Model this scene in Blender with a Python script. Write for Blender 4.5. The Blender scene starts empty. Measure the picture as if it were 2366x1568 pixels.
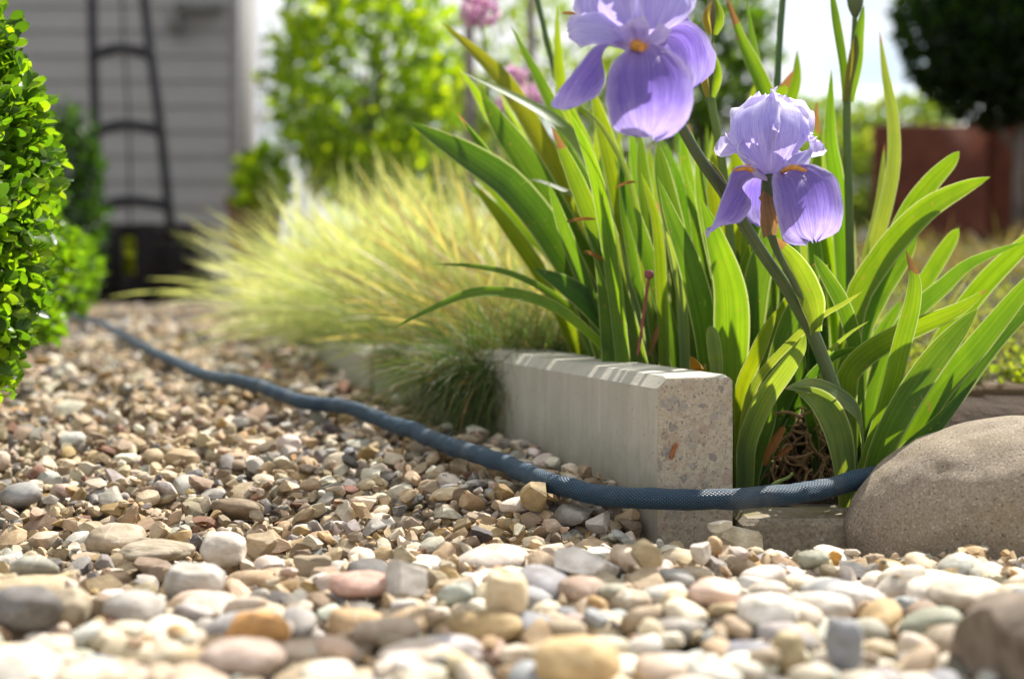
import bpy, math, random
import numpy as np
from mathutils import Vector, Matrix, Euler, noise as mnoise

random.seed(11); RNG = np.random.default_rng(11)
SC = bpy.context.scene
COL = SC.collection
R = math.radians

# ------------------------------------------------------------------ camera, sky, sun, exposure
EYE = 0.152            # lens height above the gravel (m)
K = 36.0 / 50.0 / 2366.0
HOR = 650.0
FOCUS = 0.89
cam_d = bpy.data.cameras.new('camera')
cam = bpy.data.objects.new('camera', cam_d); COL.objects.link(cam)
cam.location = (0, 0, EYE); cam.rotation_euler = (R(90), 0, 0)
cam_d.lens = 50; cam_d.sensor_width = 36; cam_d.sensor_fit = 'HORIZONTAL'
cam_d.shift_y = -(784 - HOR) / 2366.0
cam_d.clip_start = 0.02; cam_d.clip_end = 500
cam_d.dof.use_dof = True; cam_d.dof.focus_distance = FOCUS; cam_d.dof.aperture_fstop = 5.3
SC.camera = cam

SUN_EL, SUN_AZ = R(51), R(38)      # behind the flowers, a little to the right
world = bpy.data.worlds.new('World'); SC.world = world; world.use_nodes = True
wt = world.node_tree; wt.nodes.clear()
wo = wt.nodes.new('ShaderNodeOutputWorld')
sky = wt.nodes.new('ShaderNodeTexSky'); sky.sky_type = 'NISHITA'; sky.sun_disc = False
sky.sun_elevation = SUN_EL; sky.sun_rotation = SUN_AZ
b1 = wt.nodes.new('ShaderNodeBackground'); b1.inputs[1].default_value = 0.07
b2 = wt.nodes.new('ShaderNodeBackground'); b2.inputs[0].default_value = (0.98, 0.99, 1.0, 1); b2.inputs[1].default_value = 0.63
tcw = wt.nodes.new('ShaderNodeTexCoord'); mpw = wt.nodes.new('ShaderNodeMapping'); mpw.inputs['Scale'].default_value = (1, 1, 2.6)
nzw = wt.nodes.new('ShaderNodeTexNoise'); nzw.inputs['Scale'].default_value = 3.2; nzw.inputs['Detail'].default_value = 6
rpw = wt.nodes.new('ShaderNodeValToRGB'); rpw.color_ramp.elements[0].position = 0.30; rpw.color_ramp.elements[1].position = 0.52
mxw = wt.nodes.new('ShaderNodeMixShader')
L = wt.links.new
L(tcw.outputs['Generated'], mpw.inputs[0]); L(mpw.outputs[0], nzw.inputs['Vector']); L(nzw.outputs[0], rpw.inputs[0])
L(sky.outputs[0], b1.inputs[0]); L(rpw.outputs[0], mxw.inputs[0]); L(b1.outputs[0], mxw.inputs[1]); L(b2.outputs[0], mxw.inputs[2])
L(mxw.outputs[0], wo.inputs[0])
sun_d = bpy.data.lights.new('sun', 'SUN'); sun_d.energy = 5.0; sun_d.angle = R(0.5); sun_d.color = (1, 0.95, 0.87)
sun = bpy.data.objects.new('sun', sun_d); COL.objects.link(sun); sun.location = (1, 3, 4)
SDIR = Vector((math.sin(SUN_AZ) * math.cos(SUN_EL), math.cos(SUN_AZ) * math.cos(SUN_EL), math.sin(SUN_EL)))
sun.rotation_euler = SDIR.to_track_quat('Z', 'Y').to_euler()
vs = SC.view_settings; vs.view_transform = 'Standard'; vs.look = 'None'; vs.gamma = 1.0; vs.exposure = 0.92
vs.use_curve_mapping = False
SC.cycles.use_denoising = True
SC.cycles.max_bounces = 8; SC.cycles.transmission_bounces = 6; SC.cycles.diffuse_bounces = 4
SC.cycles.caustics_reflective = False; SC.cycles.caustics_refractive = False

# ------------------------------------------------------------------ helpers
def at(px, py, Y):                     # a measured pixel and a distance give a point in the garden
    return Vector(((px - 1183) * K * Y, Y, EYE - (py - HOR) * K * Y))
def lerp(a, b, t): return a + (b - a) * t
def sst(a, b, x):
    t = min(1, max(0, (x - a) / (b - a))); return t * t * (3 - 2 * t)

GY = np.array([0, .55, .72, .80, .89, 1.0, 1.1, 1.3, 1.6, 2.0, 3.0, 6.0, 20.0])
GZ = np.array([0, .0, -.001, -.003, -.002, .010, .020, .036, .046, .055, .063, .067, .067])
def G(x, y):
    z = np.interp(y, GY, GZ)
    z = z - 0.022 * np.exp(-((x - .19) / .13) ** 2 - ((y - .875) / .045) ** 2)
    z = z + 0.003 * np.sin(x * 19 + 1.3) * np.cos(y * 17) * np.clip((y - .3) * 2, 0, 1)
    z = z + 0.021 * np.exp(-((x - .045) / .07) ** 2 - ((y - .940) / .06) ** 2)
    z = z - 0.006 * np.exp(-((x + .25) / .2) ** 2 - ((y - .84) / .08) ** 2)
    return z
def hit(px, py, lift=0.0):             # where the line of sight through a pixel meets the gravel
    lo, hi = .4, 12.
    for _ in range(50):
        m = (lo + hi) / 2; p = at(px, py, m)
        if p.z > float(G(p.x, m)) + lift: lo = m
        else: hi = m
    return at(px, py, (lo + hi) / 2)

def off(o):
    v = Vector((0, 0, 0))
    while o is not None:
        v += o.location; o = o.parent
    return v
def tag(o, label=None, cat=None, group=None, kind=None):
    if label: o['label'] = label
    if cat: o['category'] = cat
    if group: o['group'] = group
    if kind: o['kind'] = kind
    return o
def empty(name, loc, label, cat, group=None):
    o = bpy.data.objects.new(name, None); COL.objects.link(o); o.location = loc; o.empty_display_size = .02
    return tag(o, label, cat, group)
def link(name, me, parent=None, loc=None, rot=None, color=None):
    o = bpy.data.objects.new(name, me); COL.objects.link(o)
    if parent is not None: o.parent = parent
    if loc is not None: o.location = Vector(loc) - (off(parent) if parent is not None else Vector((0, 0, 0)))
    if rot is not None: o.rotation_euler = rot
    if color is not None: o.color = (*color[:3], 1)
    return o
def mesh(name, verts, faces, mat, uvs=None, col=None, smooth=True, sharp=None):
    me = bpy.data.meshes.new(name)
    v = np.asarray(verts, dtype=np.float32).reshape(-1, 3)
    if isinstance(faces, np.ndarray):
        nf, k = faces.shape
        me.vertices.add(len(v)); me.vertices.foreach_set('co', v.ravel())
        me.loops.add(nf * k); me.loops.foreach_set('vertex_index', faces.astype(np.int32).ravel())
        me.polygons.add(nf); me.polygons.foreach_set('loop_start', np.arange(0, nf * k, k, dtype=np.int32))
        me.update(calc_edges=True)
    else:
        me.from_pydata([tuple(map(float, p)) for p in v], [], faces); me.update()
    li = None
    if uvs is not None or col is not None:
        li = np.empty(len(me.loops), dtype=np.int32); me.loops.foreach_get('vertex_index', li)
    if uvs is not None:
        ul = me.uv_layers.new(name='UVMap'); ul.data.foreach_set('uv', np.asarray(uvs, dtype=np.float32)[li].ravel())
    if col is not None:
        ca = me.color_attributes.new('col', 'FLOAT_COLOR', 'POINT')
        c = np.ones((len(v), 4), dtype=np.float32); c[:, :3] = col
        ca.data.foreach_set('color', c.ravel())
    me.polygons.foreach_set('use_smooth', np.full(len(me.polygons), smooth, dtype=bool))
    if sharp is not None: me.set_sharp_from_angle(angle=R(sharp))
    if mat is not None: me.materials.append(mat)
    return me
def obj(name, verts, faces, mat, parent=None, color=None, **kw):       # vertices in garden coordinates
    o_ = np.array(off(parent)) if parent is not None else np.zeros(3)
    return link(name, mesh(name, np.asarray(verts, dtype=float).reshape(-1, 3) - o_, faces, mat, **kw), parent, color=color)
class MB:
    def __init__(s): s.v, s.f, s.uv = [], [], []
    def add(s, v, f, uv=None):
        n = len(s.v); s.v += [tuple(p) for p in v]; s.f += [tuple(i + n for i in q) for q in f]
        s.uv += uv if uv else [(0, 0)] * len(v)
    def box(s, c, d, rz=0, bev=0.0):
        m = Matrix.Translation(c) @ Matrix.Rotation(rz, 4, 'Z'); x, y, z = d[0] / 2, d[1] / 2, d[2] / 2
        if bev <= 0:
            v = [(sx * x, sy * y, sz * z) for sz in (-1, 1) for sy in (-1, 1) for sx in (-1, 1)]
            f = [(0, 2, 3, 1), (4, 5, 7, 6), (0, 1, 5, 4), (2, 6, 7, 3), (0, 4, 6, 2), (1, 3, 7, 5)]
        else:
            b = bev; ring = lambda X, Y_, Z_: [(-X, -Y_, Z_), (X, -Y_, Z_), (X, Y_, Z_), (-X, Y_, Z_)]
            v = ring(x - b, y - b, -z) + ring(x, y, -z + b) + ring(x, y, z - b) + ring(x - b, y - b, z)
            f = [(3, 2, 1, 0), (12, 13, 14, 15)] + [(4 * k + i, 4 * k + (i + 1) % 4, 4 * k + 4 + (i + 1) % 4, 4 * k + 4 + i) for k in range(3) for i in range(4)]
        s.add([m @ Vector(p) for p in v], f)
    def tube(s, pts, rad, n=8, cap=True):
        pts = [Vector(p) for p in pts]; m = len(pts); v = []; uv = []; up = Vector((0, 0, 1)); acc = 0
        for i, p in enumerate(pts):
            t = (pts[min(i + 1, m - 1)] - pts[max(i - 1, 0)]).normalized()
            if i: acc += (p - pts[i - 1]).length
            if abs(t.z) > .95: up = Vector((0, 1, 0)) if i == 0 else up
            a = t.cross(up).normalized(); b = a.cross(t).normalized(); up = b
            r = rad[i] if hasattr(rad, '__len__') else rad
            for k in range(n):
                an = 2 * math.pi * k / n; v.append(p + (a * math.cos(an) + b * math.sin(an)) * r); uv.append((k / n, acc))
        f = [(i * n + k, i * n + (k + 1) % n, (i + 1) * n + (k + 1) % n, (i + 1) * n + k) for i in range(m - 1) for k in range(n)]
        if cap: f += [tuple(range(n))[::-1], tuple(range((m - 1) * n, m * n))]
        s.add(v, f, uv)
    def build(s, name, mat, parent=None, color=None, **kw):
        return obj(name, s.v, s.f, mat, parent, color, uvs=s.uv, **kw)
def spline(pts, n):                    # Catmull-Rom through points (any dimension)
    P = [np.array(p, dtype=float) for p in pts]; P = [2 * P[0] - P[1]] + P + [2 * P[-1] - P[-2]]; out = []
    m = len(P) - 3
    for i in range(n):
        t = i / (n - 1) * m; k = min(int(t), m - 1); t -= k; a, b, c, d = P[k:k + 4]
        out.append(.5 * ((2 * b) + (c - a) * t + (2 * a - 5 * b + 4 * c - d) * t * t + (3 * b - a - 3 * c + d) * t ** 3))
    return out
def ico(sub):
    import bmesh
    bm = bmesh.new(); bmesh.ops.create_icosphere(bm, subdivisions=sub, radius=1)
    v = np.array([p.co[:] for p in bm.verts]); f = np.array([[q.index for q in g.verts] for g in bm.faces], dtype=np.int32); bm.free()
    return v, f

# ------------------------------------------------------------------ materials
class NT:
    def __init__(s, name):
        s.m = bpy.data.materials.new(name); s.m.use_nodes = True; s.t = s.m.node_tree; s.t.nodes.clear()
        s.out = s.t.nodes.new('ShaderNodeOutputMaterial')
    def n(s, typ, _in=None, **kw):
        nd = s.t.nodes.new('ShaderNode' + typ)
        for k, v in kw.items(): setattr(nd, k, v)
        for k, v in (_in or {}).items():
            sk = nd.inputs[k]
            if isinstance(v, bpy.types.NodeSocket): s.t.links.new(v, sk)
            else: sk.default_value = v
        return nd
    def mix(s, fac, a, b, mode='MIX'):
        nd = s.t.nodes.new('ShaderNodeMix'); nd.data_type = 'RGBA'; nd.blend_type = mode
        for sk, v in ((nd.inputs[0], fac), (nd.inputs[6], a), (nd.inputs[7], b)):
            if isinstance(v, bpy.types.NodeSocket): s.t.links.new(v, sk)
            else: sk.default_value = v if not isinstance(v, tuple) else (*v[:3], 1)
        return nd.outputs[2]
    def ramp(s, fac, stops):
        nd = s.n('ValToRGB', {0: fac}); e = nd.color_ramp.elements
        while len(e) < len(stops): e.new(.5)
        for el, (p, c) in zip(e, stops):
            el.position = p; el.color = (*c, 1) if len(c) == 3 else c
        return nd.outputs[0]
    def rampf(s, fac, a, b): return s.ramp(fac, [(a, (0, 0, 0)), (b, (1, 1, 1))] if a < b else [(b, (1, 1, 1)), (a, (0, 0, 0))])
    def math(s, op, a, b=0.0): return s.n('Math', {0: a, 1: b}, operation=op).outputs[0]
    def noise(s, vec, scale, detail=3, rough=.55, out=0):
        return s.n('TexNoise', {'Vector': vec, 'Scale': scale, 'Detail': detail, 'Roughness': rough}).outputs[out]
    def bump(s, h, strength, dist): return s.n('Bump', {'Height': h, 'Strength': strength, 'Distance': dist}).outputs[0]
    def map(s, vec, scale=(1, 1, 1), loc=(0, 0, 0)): return s.n('Mapping', {0: vec, 'Scale': scale, 'Location': loc}).outputs[0]
    def done(s, sh): s.t.links.new(sh, s.out.inputs[0]); return s.m
    def pbr(s, col, rough=.6, nrm=None, spec=.5, **kw):
        d = {'Base Color': (*col, 1) if isinstance(col, tuple) and len(col) == 3 else col, 'Roughness': rough, 'Specular IOR Level': spec}
        if nrm is not None: d['Normal'] = nrm
        d.update(kw)
        return s.n('BsdfPrincipled', d).outputs[0]

def m_stone(name, per_object):
    t = NT(name); P = t.n('NewGeometry').outputs['Position']
    c = t.n('ObjectInfo').outputs['Color'] if per_object else t.n('Attribute', attribute_name='col').outputs['Color']
    n1 = t.noise(P, 95, 4, .6); n2 = t.noise(P, 700, 3, .7); n3 = t.noise(P, 32, 2)
    c = t.mix(t.ramp(n1, [(.35, (0, 0, 0)), (.68, (1, 1, 1))]), t.mix(1, c, (.72, .67, .60), 'MULTIPLY'), t.mix(1, c, (1.12, 1.09, 1.05), 'MULTIPLY'))
    c = t.mix(t.math('MULTIPLY', t.rampf(n2, .60, .72), .35), c, (.20, .17, .13))                       # specks
    v = t.n('TexVoronoi', {'Vector': t.map(P, (1, 1, 2.5)), 'Scale': 46}, feature='DISTANCE_TO_EDGE').outputs[0]
    c = t.mix(t.math('MULTIPLY', t.math('MULTIPLY', t.rampf(v, .02, .0), t.rampf(n3, .52, .62)), .5), c, (.66, .62, .55))   # pale veins
    n5 = t.noise(t.map(P, (.7, 1.1, 5)), 120, 3, .6)
    c = t.mix(t.math('MULTIPLY', t.math('MULTIPLY', t.rampf(n5, .50, .60), t.rampf(n3, .58, .46)), .38), c, t.mix(1, c, (.60, .52, .42), 'MULTIPLY'))
    n6 = t.noise(P, 240, 4, .7); c = t.mix(t.math('MULTIPLY', t.rampf(n6, .55, .72), .3), c, (.33, .27, .19))
    h = t.math('ADD', t.math('MULTIPLY', n1, .6), t.math('ADD', t.math('MULTIPLY', n2, .4), t.math('MULTIPLY', n6, .5)))
    return t.done(t.pbr(c, .72, t.bump(h, .55, .0012), .35))
M_PEB, M_GRAV = m_stone('stone_single', True), m_stone('stone_mass', False)

def m_leaf(name, trans=.5, vein=26, gloss=.42, edge=True, tipbrown=True, tcol=(1.9, 2.2, .55), per_object=True, bl=1.0):
    t = NT(name); uv = t.n('TexCoord').outputs['UV']; P = t.n('NewGeometry').outputs['Position']
    c = t.n('ObjectInfo').outputs['Color'] if per_object else t.n('Attribute', attribute_name='col').outputs['Color']
    sx = t.n('SeparateXYZ', {0: uv}); u, v = sx.outputs[0], sx.outputs[1]
    n1 = t.noise(t.map(P, (1, 1, .5)), 60, 3)
    c = t.mix(t.rampf(n1, .3, .75), t.mix(1, c, (.80, .86, .85), 'MULTIPLY'), t.mix(1, c, (1.15, 1.1, 1.0), 'MULTIPLY'))
    h = n1
    if vein:
        w = t.noise(t.n('CombineXYZ', {0: t.math('MULTIPLY', u, vein), 1: t.math('MULTIPLY', v, 1.2), 2: t.math('MULTIPLY', t.n('ObjectInfo').outputs['Random'], 50)}).outputs[0], 1.0, 3, .7)
        w2 = t.noise(t.n('CombineXYZ', {0: t.math('MULTIPLY', u, vein * .42), 1: t.math('MULTIPLY', v, .8), 2: t.math('MULTIPLY', t.n('ObjectInfo').outputs['Random'], 90)}).outputs[0], 1.0, 2, .6)
        c = t.mix(t.math('MULTIPLY', t.rampf(w, .36, .62), .45), c, t.mix(1, c, (.62, .70, .55), 'MULTIPLY'))
        c = t.mix(t.math('MULTIPLY', t.rampf(w2, .42, .58), .6), c, t.mix(1, c, (.60, .68, .62), 'MULTIPLY'))
        big = t.noise(t.n('CombineXYZ', {0: t.math('MULTIPLY', u, 1.2), 1: t.math('MULTIPLY', v, 4), 2: t.math('MULTIPLY', t.n('ObjectInfo').outputs['Random'], 70)}).outputs[0], 1.0, 3, .6)
        c = t.mix(t.math('MULTIPLY', t.rampf(big, .45, .75), .45), c, t.mix(1, c, (1.5, 1.25, .8), 'MULTIPLY'))
        c = t.mix(t.math('MULTIPLY', t.rampf(v, .45, .0), .22), c, (.10, .145, .085))
        h = w
    tr = t.mix(1, c, (tcol[0], tcol[1], tcol[2]), 'MULTIPLY')
    if edge:
        e = t.math('ABSOLUTE', t.math('SUBTRACT', u, .5))
        ef = t.math('MULTIPLY', t.rampf(e, .435, .48), .8)
        c = t.mix(ef, c, (.34, .40, .16)); tr = t.mix(ef, tr, (.62, .66, .25))
    if tipbrown:
        rnd = t.n('ObjectInfo').outputs['Random']
        n3 = t.noise(P, 95, 2)
        lim = t.math('SUBTRACT', 1.02, t.math('MULTIPLY', t.math('POWER', rnd, 9), .20))
        bf = t.math('GREATER_THAN', t.math('ADD', v, t.math('MULTIPLY', t.math('SUBTRACT', n3, .5), .22)), lim)
        c = t.mix(bf, c, (.24, .13, .055)); tr = t.mix(bf, tr, (.36, .18, .05))
        sp = t.math('MULTIPLY', t.rampf(t.noise(P, 260, 2), .67, .72), .7)
        c = t.mix(sp, c, (.36, .20, .06)); tr = t.mix(sp, tr, (.40, .25, .05))
    nr = t.bump(h, .3, .0006)
    a = t.pbr(c, gloss, nr, .32); b = t.n('BsdfTranslucent', {0: tr, 'Normal': nr}).outputs[0]
    return t.done(t.n('MixShader', {0: trans, 1: a, 2: b}).outputs[0])
M_IRIS = m_leaf('iris_leaf', .60, 22, .40, tcol=(3.0, 2.4, .28))
M_STEM = m_leaf('iris_stem', .12, 14, .45, edge=False, tipbrown=False)
M_BOX = m_leaf('box_leaf', .58, 0, .38, edge=True, tipbrown=False, tcol=(2.9, 2.5, .25))
M_CLOUD = m_leaf('leaf_mass', .55, 0, .35, edge=False, tipbrown=False, per_object=False, tcol=(2.4, 2.3, .35))
M_FLORET = m_leaf('purple_floret', .5, 0, .6, edge=False, tipbrown=False, per_object=False, tcol=(1.3, 1.2, 1.3))
M_GRASS = m_leaf('grass_blade', .42, 0, .5, edge=False, tipbrown=False, per_object=False, tcol=(1.45, 1.55, .7))

def m_petal(name, base, mid, tip, tmul=(1.4, 1.35, 1.35), trans=.5, sun_rim=.4):
    t = NT(name); uv = t.n('TexCoord').outputs['UV']; sx = t.n('SeparateXYZ', {0: uv}); u, v = sx.outputs[0], sx.outputs[1]
    d = t.math('MULTIPLY', t.math('SUBTRACT', u, .5), t.math('ADD', .35, v))
    w = t.noise(t.n('CombineXYZ', {0: t.math('MULTIPLY', u, 34), 1: t.math('MULTIPLY', v, 2.0), 2: t.math('MULTIPLY', t.n('ObjectInfo').outputs['Random'], 30)}).outputs[0], 1, 4, .65)
    n1 = t.noise(t.n('NewGeometry').outputs['Position'], 90, 3)
    c = t.ramp(v, [(0, base), (.22, lerp3(base, mid, .7)), (.55, mid), (1, tip)])
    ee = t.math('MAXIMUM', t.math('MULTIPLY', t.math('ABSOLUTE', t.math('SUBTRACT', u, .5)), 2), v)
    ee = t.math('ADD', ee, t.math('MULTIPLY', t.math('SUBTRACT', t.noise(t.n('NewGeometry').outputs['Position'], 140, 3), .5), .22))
    c = t.mix(t.math('MULTIPLY', t.rampf(ee, .72, 1.0), sun_rim), c, (.80, .79, .90))  # naturally paler petal edge, with direct sunlight painted in as near-white
    wb = t.noise(t.n('CombineXYZ', {0: t.math('MULTIPLY', d, 70), 1: t.math('MULTIPLY', v, 3.0), 2: t.math('MULTIPLY', t.n('ObjectInfo').outputs['Random'], 30)}).outputs[0], 1, 3, .6)
    c = t.mix(t.math('MULTIPLY', t.rampf(wb, .42, .62), .6), c, t.mix(1, c, (.58, .50, .82), 'MULTIPLY'))
    c = t.mix(t.math('MULTIPLY', t.rampf(w, .38, .66), .5), c, t.mix(1, c, (.62, .54, .85), 'MULTIPLY'))
    c = t.mix(t.math('MULTIPLY', t.rampf(n1, .4, .7), .25), c, t.mix(1, c, (1.25, 1.2, 1.1), 'MULTIPLY'))
    nr = t.bump(t.math('ADD', w, t.math('MULTIPLY', n1, .6)), .6, .0014)
    a = t.pbr(c, .48, nr, .3, **{'Sheen Weight': .25}); b = t.n('BsdfTranslucent', {0: t.mix(1, c, tmul, 'MULTIPLY'), 'Normal': nr}).outputs[0]
    return t.done(t.n('MixShader', {0: trans, 1: a, 2: b}).outputs[0])
def lerp3(a, b, t): return tuple(a[i] + (b[i] - a[i]) * t for i in range(3))
M_FALL = m_petal('fall_petal', (.54, .47, .60), (.205, .15, .48), (.31, .25, .63), tmul=(1.5, 1.4, 1.45), sun_rim=.35)
M_STAND = m_petal('standard_petal', (.60, .52, .70), (.50, .48, .80), (.70, .68, .89), trans=.42, sun_rim=.75)  # tip and edge colour whitened to look sunlit
M_STYLE = m_petal('style_petal', (.72, .62, .66), (.62, .56, .80), (.70, .66, .86), trans=.4)

def m_plain(name, col, rough=.6, nscale=60, var=.25, bump=.3, bd=.001, spec=.4, per_object=False, metal=0.0):
    t = NT(name); P = t.n('NewGeometry').outputs['Position']; n = t.noise(P, nscale, 4, .6); n2 = t.noise(P, nscale * 7, 2)
    c = t.n('ObjectInfo').outputs['Color'] if per_object else (*col, 1)
    c = t.mix(t.rampf(n, .3, .7), t.mix(1, c, (1 - var,) * 3, 'MULTIPLY'), t.mix(1, c, (1 + var,) * 3, 'MULTIPLY'))
    return t.done(t.pbr(c, rough, t.bump(t.math('ADD', n, t.math('MULTIPLY', n2, .4)), bump, bd), spec, Metallic=metal))
M_BEARD = m_plain('beard', (.60, .29, .06), .8, 300, .3)
M_PAPER = m_leaf('papery_spathe', .35, 18, .6, edge=False, tipbrown=False, tcol=(1.3, 1.1, .8))
M_METAL = m_plain('dark_iron', (.016, .016, .022), .6, 40, .2)
M_SIDING = m_plain('painted_siding', (.285, .276, .27), .6, 12, .05, .15, .002, per_object=False)
M_TRIM = m_plain('painted_trim', (.25, .24, .245), .6, 12, .05, .1)
M_BLACKWOOD = m_plain('black_planter_wood', (.014, .012, .013), .85, 20, .3, spec=.15)
M_RUST = m_plain('rust_steel', (.15, .045, .024), .8, 18, .3, .4, .002, .3)
M_FENCE = m_plain('white_fence_paint', (.84, .84, .82), .7, 20, .08)
M_POST = m_plain('weathered_post', (.20, .17, .15), .85, 30, .3)
M_ROOF = m_plain('blue_grey_roof', (.34, .42, .48), .6, 1, .06)
M_FARWALL = m_plain('far_render', (.55, .55, .52), .8, 1, .08)
M_POT = m_plain('dark_terracotta', (.10, .035, .022), .8, 30, .3)
M_SOIL = m_plain('soil', (.045, .030, .019), .95, 70, .5, 1.0, .008, .2)
M_ROOT = m_plain('root', (.20, .125, .06), .85, 200, .35, .5, .001)
M_TWIG = m_plain('twig', (.20, .12, .06), .8, 120, .3, per_object=True)
M_GLASS = m_plain('window_glass', (.05, .06, .07), .1, 1, .02, 0)

def m_gravelbed():
    t = NT('gravel_bed'); P = t.n('NewGeometry').outputs['Position']
    v = t.n('TexVoronoi', {'Vector': P, 'Scale': 70})
    c = t.ramp(t.n('SeparateColor', {0: v.outputs['Color']}).outputs[0], [(0, (.07, .055, .04)), (.4, (.17, .135, .095)), (.75, (.24, .20, .15)), (1, (.12, .115, .11))])
    return t.done(t.pbr(c, .85, t.bump(v.outputs['Distance'], -1.0, .012), .3))
M_BED = m_gravelbed()

def m_concrete_side():
    t = NT('concrete_cast_side'); P = t.n('TexCoord').outputs['Object']
    s = t.noise(t.map(P, (1, 1, .05)), 460, 4, .7); s2 = t.noise(t.map(P, (1, 1, .35)), 40, 4); bl = t.noise(P, 22, 4)
    pit = t.rampf(t.noise(P, 380, 2), .66, .74)
    c = t.ramp(s2, [(.25, (.40, .375, .31)), (.75, (.54, .51, .44))])
    c = t.mix(t.math('MULTIPLY', t.rampf(s, .35, .7), .35), c, (.27, .265, .22))
    c = t.mix(t.math('MULTIPLY', t.rampf(bl, .5, .75), .4), c, (.34, .36, .27))
    c = t.mix(t.math('MULTIPLY', pit, .5), c, (.14, .13, .11))
    gz_ = t.n('SeparateXYZ', {0: t.n('NewGeometry').outputs['Position']}).outputs[2]
    dirt = t.rampf(t.math('ADD', gz_, t.math('MULTIPLY', t.math('SUBTRACT', t.noise(P, 60, 4, .65), .5), .05)), .052, .012)
    c = t.mix(t.math('MULTIPLY', dirt, .55), c, (.20, .165, .11))
    h = t.math('SUBTRACT', t.math('ADD', s, t.math('MULTIPLY', bl, .5)), pit)
    return t.done(t.pbr(c, .85, t.bump(h, .5, .0012), .25))
def m_concrete_end():
    t = NT('concrete_aggregate'); P = t.n('TexCoord').outputs['Object']
    w = t.n('VectorMath', {0: P, 1: t.n('VectorMath', {0: t.noise(P, 160, 2, .5, 1), 3: .006}, operation='SCALE').outputs[0]}, operation='ADD').outputs[0]
    cc = t.noise(P, 420, 4, .7)
    c = t.ramp(cc, [(.25, (.34, .285, .205)), (.55, (.44, .385, .295)), (.85, (.52, .465, .375))])
    h = cc
    for sc_, thr, k, pk in ((80, .46, .62, .17), (150, .44, .7, .26), (330, .42, .55, .34)):
        v = t.n('TexVoronoi', {'Vector': w, 'Scale': sc_, 'Randomness': 1.0}); rr = t.n('SeparateColor', {0: v.outputs['Color']})
        pick = t.math('LESS_THAN', rr.outputs[0], pk); ins = t.rampf(v.outputs['Distance'], thr + .03, thr - .02)
        f = t.math('MULTIPLY', t.math('MULTIPLY', pick, ins), k)
        sc = t.ramp(rr.outputs[1], [(0, (.17, .165, .16)), (.3, (.30, .29, .27)), (.5, (.40, .33, .23)), (.65, (.36, .26, .21)), (.8, (.26, .22, .17)), (1, (.52, .49, .43))])
        c = t.mix(f, c, sc); h = t.math('ADD', h, t.math('MULTIPLY', f, .35))
    pit = t.rampf(t.noise(P, 620, 2), .64, .70); c = t.mix(t.math('MULTIPLY', pit, .7), c, (.13, .10, .075))
    bl = t.noise(P, 30, 3); c = t.mix(t.math('MULTIPLY', t.rampf(bl, .5, .8), .35), c, (.31, .25, .16))
    return t.done(t.pbr(c, .9, t.bump(t.math('SUBTRACT', h, pit), .8, .0013), .25))
M_CSIDE, M_CEND = m_concrete_side(), m_concrete_end()

def m_kerb():
    t = NT('mossy_kerb'); P = t.n('NewGeometry').outputs['Position']
    n = t.noise(P, 330, 4, .7); n2 = t.noise(P, 42, 4); n3 = t.noise(P, 90, 3)
    c = t.ramp(n, [(.3, (.15, .125, .09)), (.7, (.36, .31, .235))])
    c = t.mix(t.math('MULTIPLY', t.rampf(n2, .48, .66), .65), c, (.15, .13, .035))
    c = t.mix(t.math('MULTIPLY', t.rampf(n3, .66, .72), .8), c, (.46, .43, .36))
    return t.done(t.pbr(c, .9, t.bump(n, .7, .001), .2))
def m_boulder():
    t = NT('boulder_stone'); P = t.n('NewGeometry').outputs['Position']
    n = t.noise(P, 620, 5, .75); n2 = t.noise(P, 26, 3); v = t.n('TexVoronoi', {'Vector': P, 'Scale': 520}); n4 = t.noise(P, 110, 3)
    c = t.ramp(n, [(.30, (.15, .118, .084)), (.55, (.32, .265, .205)), (.75, (.47, .41, .335))])
    c = t.mix(t.math('MULTIPLY', t.rampf(n2, .4, .7), .45), c, (.22, .17, .095))
    c = t.mix(t.math('MULTIPLY', t.rampf(n4, .5, .75), .35), c, (.12, .10, .08))
    rc = t.n('SeparateColor', {0: v.outputs['Color']})
    sp = t.math('MULTIPLY', t.math('LESS_THAN', rc.outputs[0], .14), t.rampf(v.outputs['Distance'], .45, .3))
    c = t.mix(t.math('MULTIPLY', sp, .6), c, (.46, .41, .33))
    dk = t.math('MULTIPLY', t.math('GREATER_THAN', rc.outputs[1], .88), t.rampf(v.outputs['Distance'], .45, .3))
    c = t.mix(t.math('MULTIPLY', dk, .6), c, (.05, .04, .03))
    return t.done(t.pbr(c, .85, t.bump(t.math('ADD', n, t.math('MULTIPLY', n4, .6)), .8, .0012), .25))
def m_wood(name, a, b, scale=40, stretch=(.12, 1, 1)):
    t = NT(name); P = t.n('NewGeometry').outputs['Position']
    n = t.noise(t.map(P, stretch), scale * 4, 5, .7); n2 = t.noise(P, 18, 3)
    c = t.mix(t.rampf(n, .3, .7), a, b); c = t.mix(t.math('MULTIPLY', t.rampf(n2, .45, .75), .5), c, lerp3(a, b, .3))
    cr = t.rampf(n, .36, .30); c = t.mix(t.math('MULTIPLY', cr, .6), c, tuple(x * .3 for x in a))
    return t.done(t.pbr(c, .85, t.bump(n, .8, .003), .25))
M_KERB, M_BOULDER = m_kerb(), m_boulder()
M_SLEEPER = m_wood('old_timber', (.075, .048, .026), (.22, .15, .085), 30, (.15, .15, 1))
M_LOG = m_wood('driftwood_log', (.06, .043, .030), (.31, .25, .195), 14, (.25, 1, .6))
M_DRIFT = m_wood('grained_stone', (.17, .13, .085), (.50, .43, .33), 60, (.35, 1, 1.4))

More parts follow.
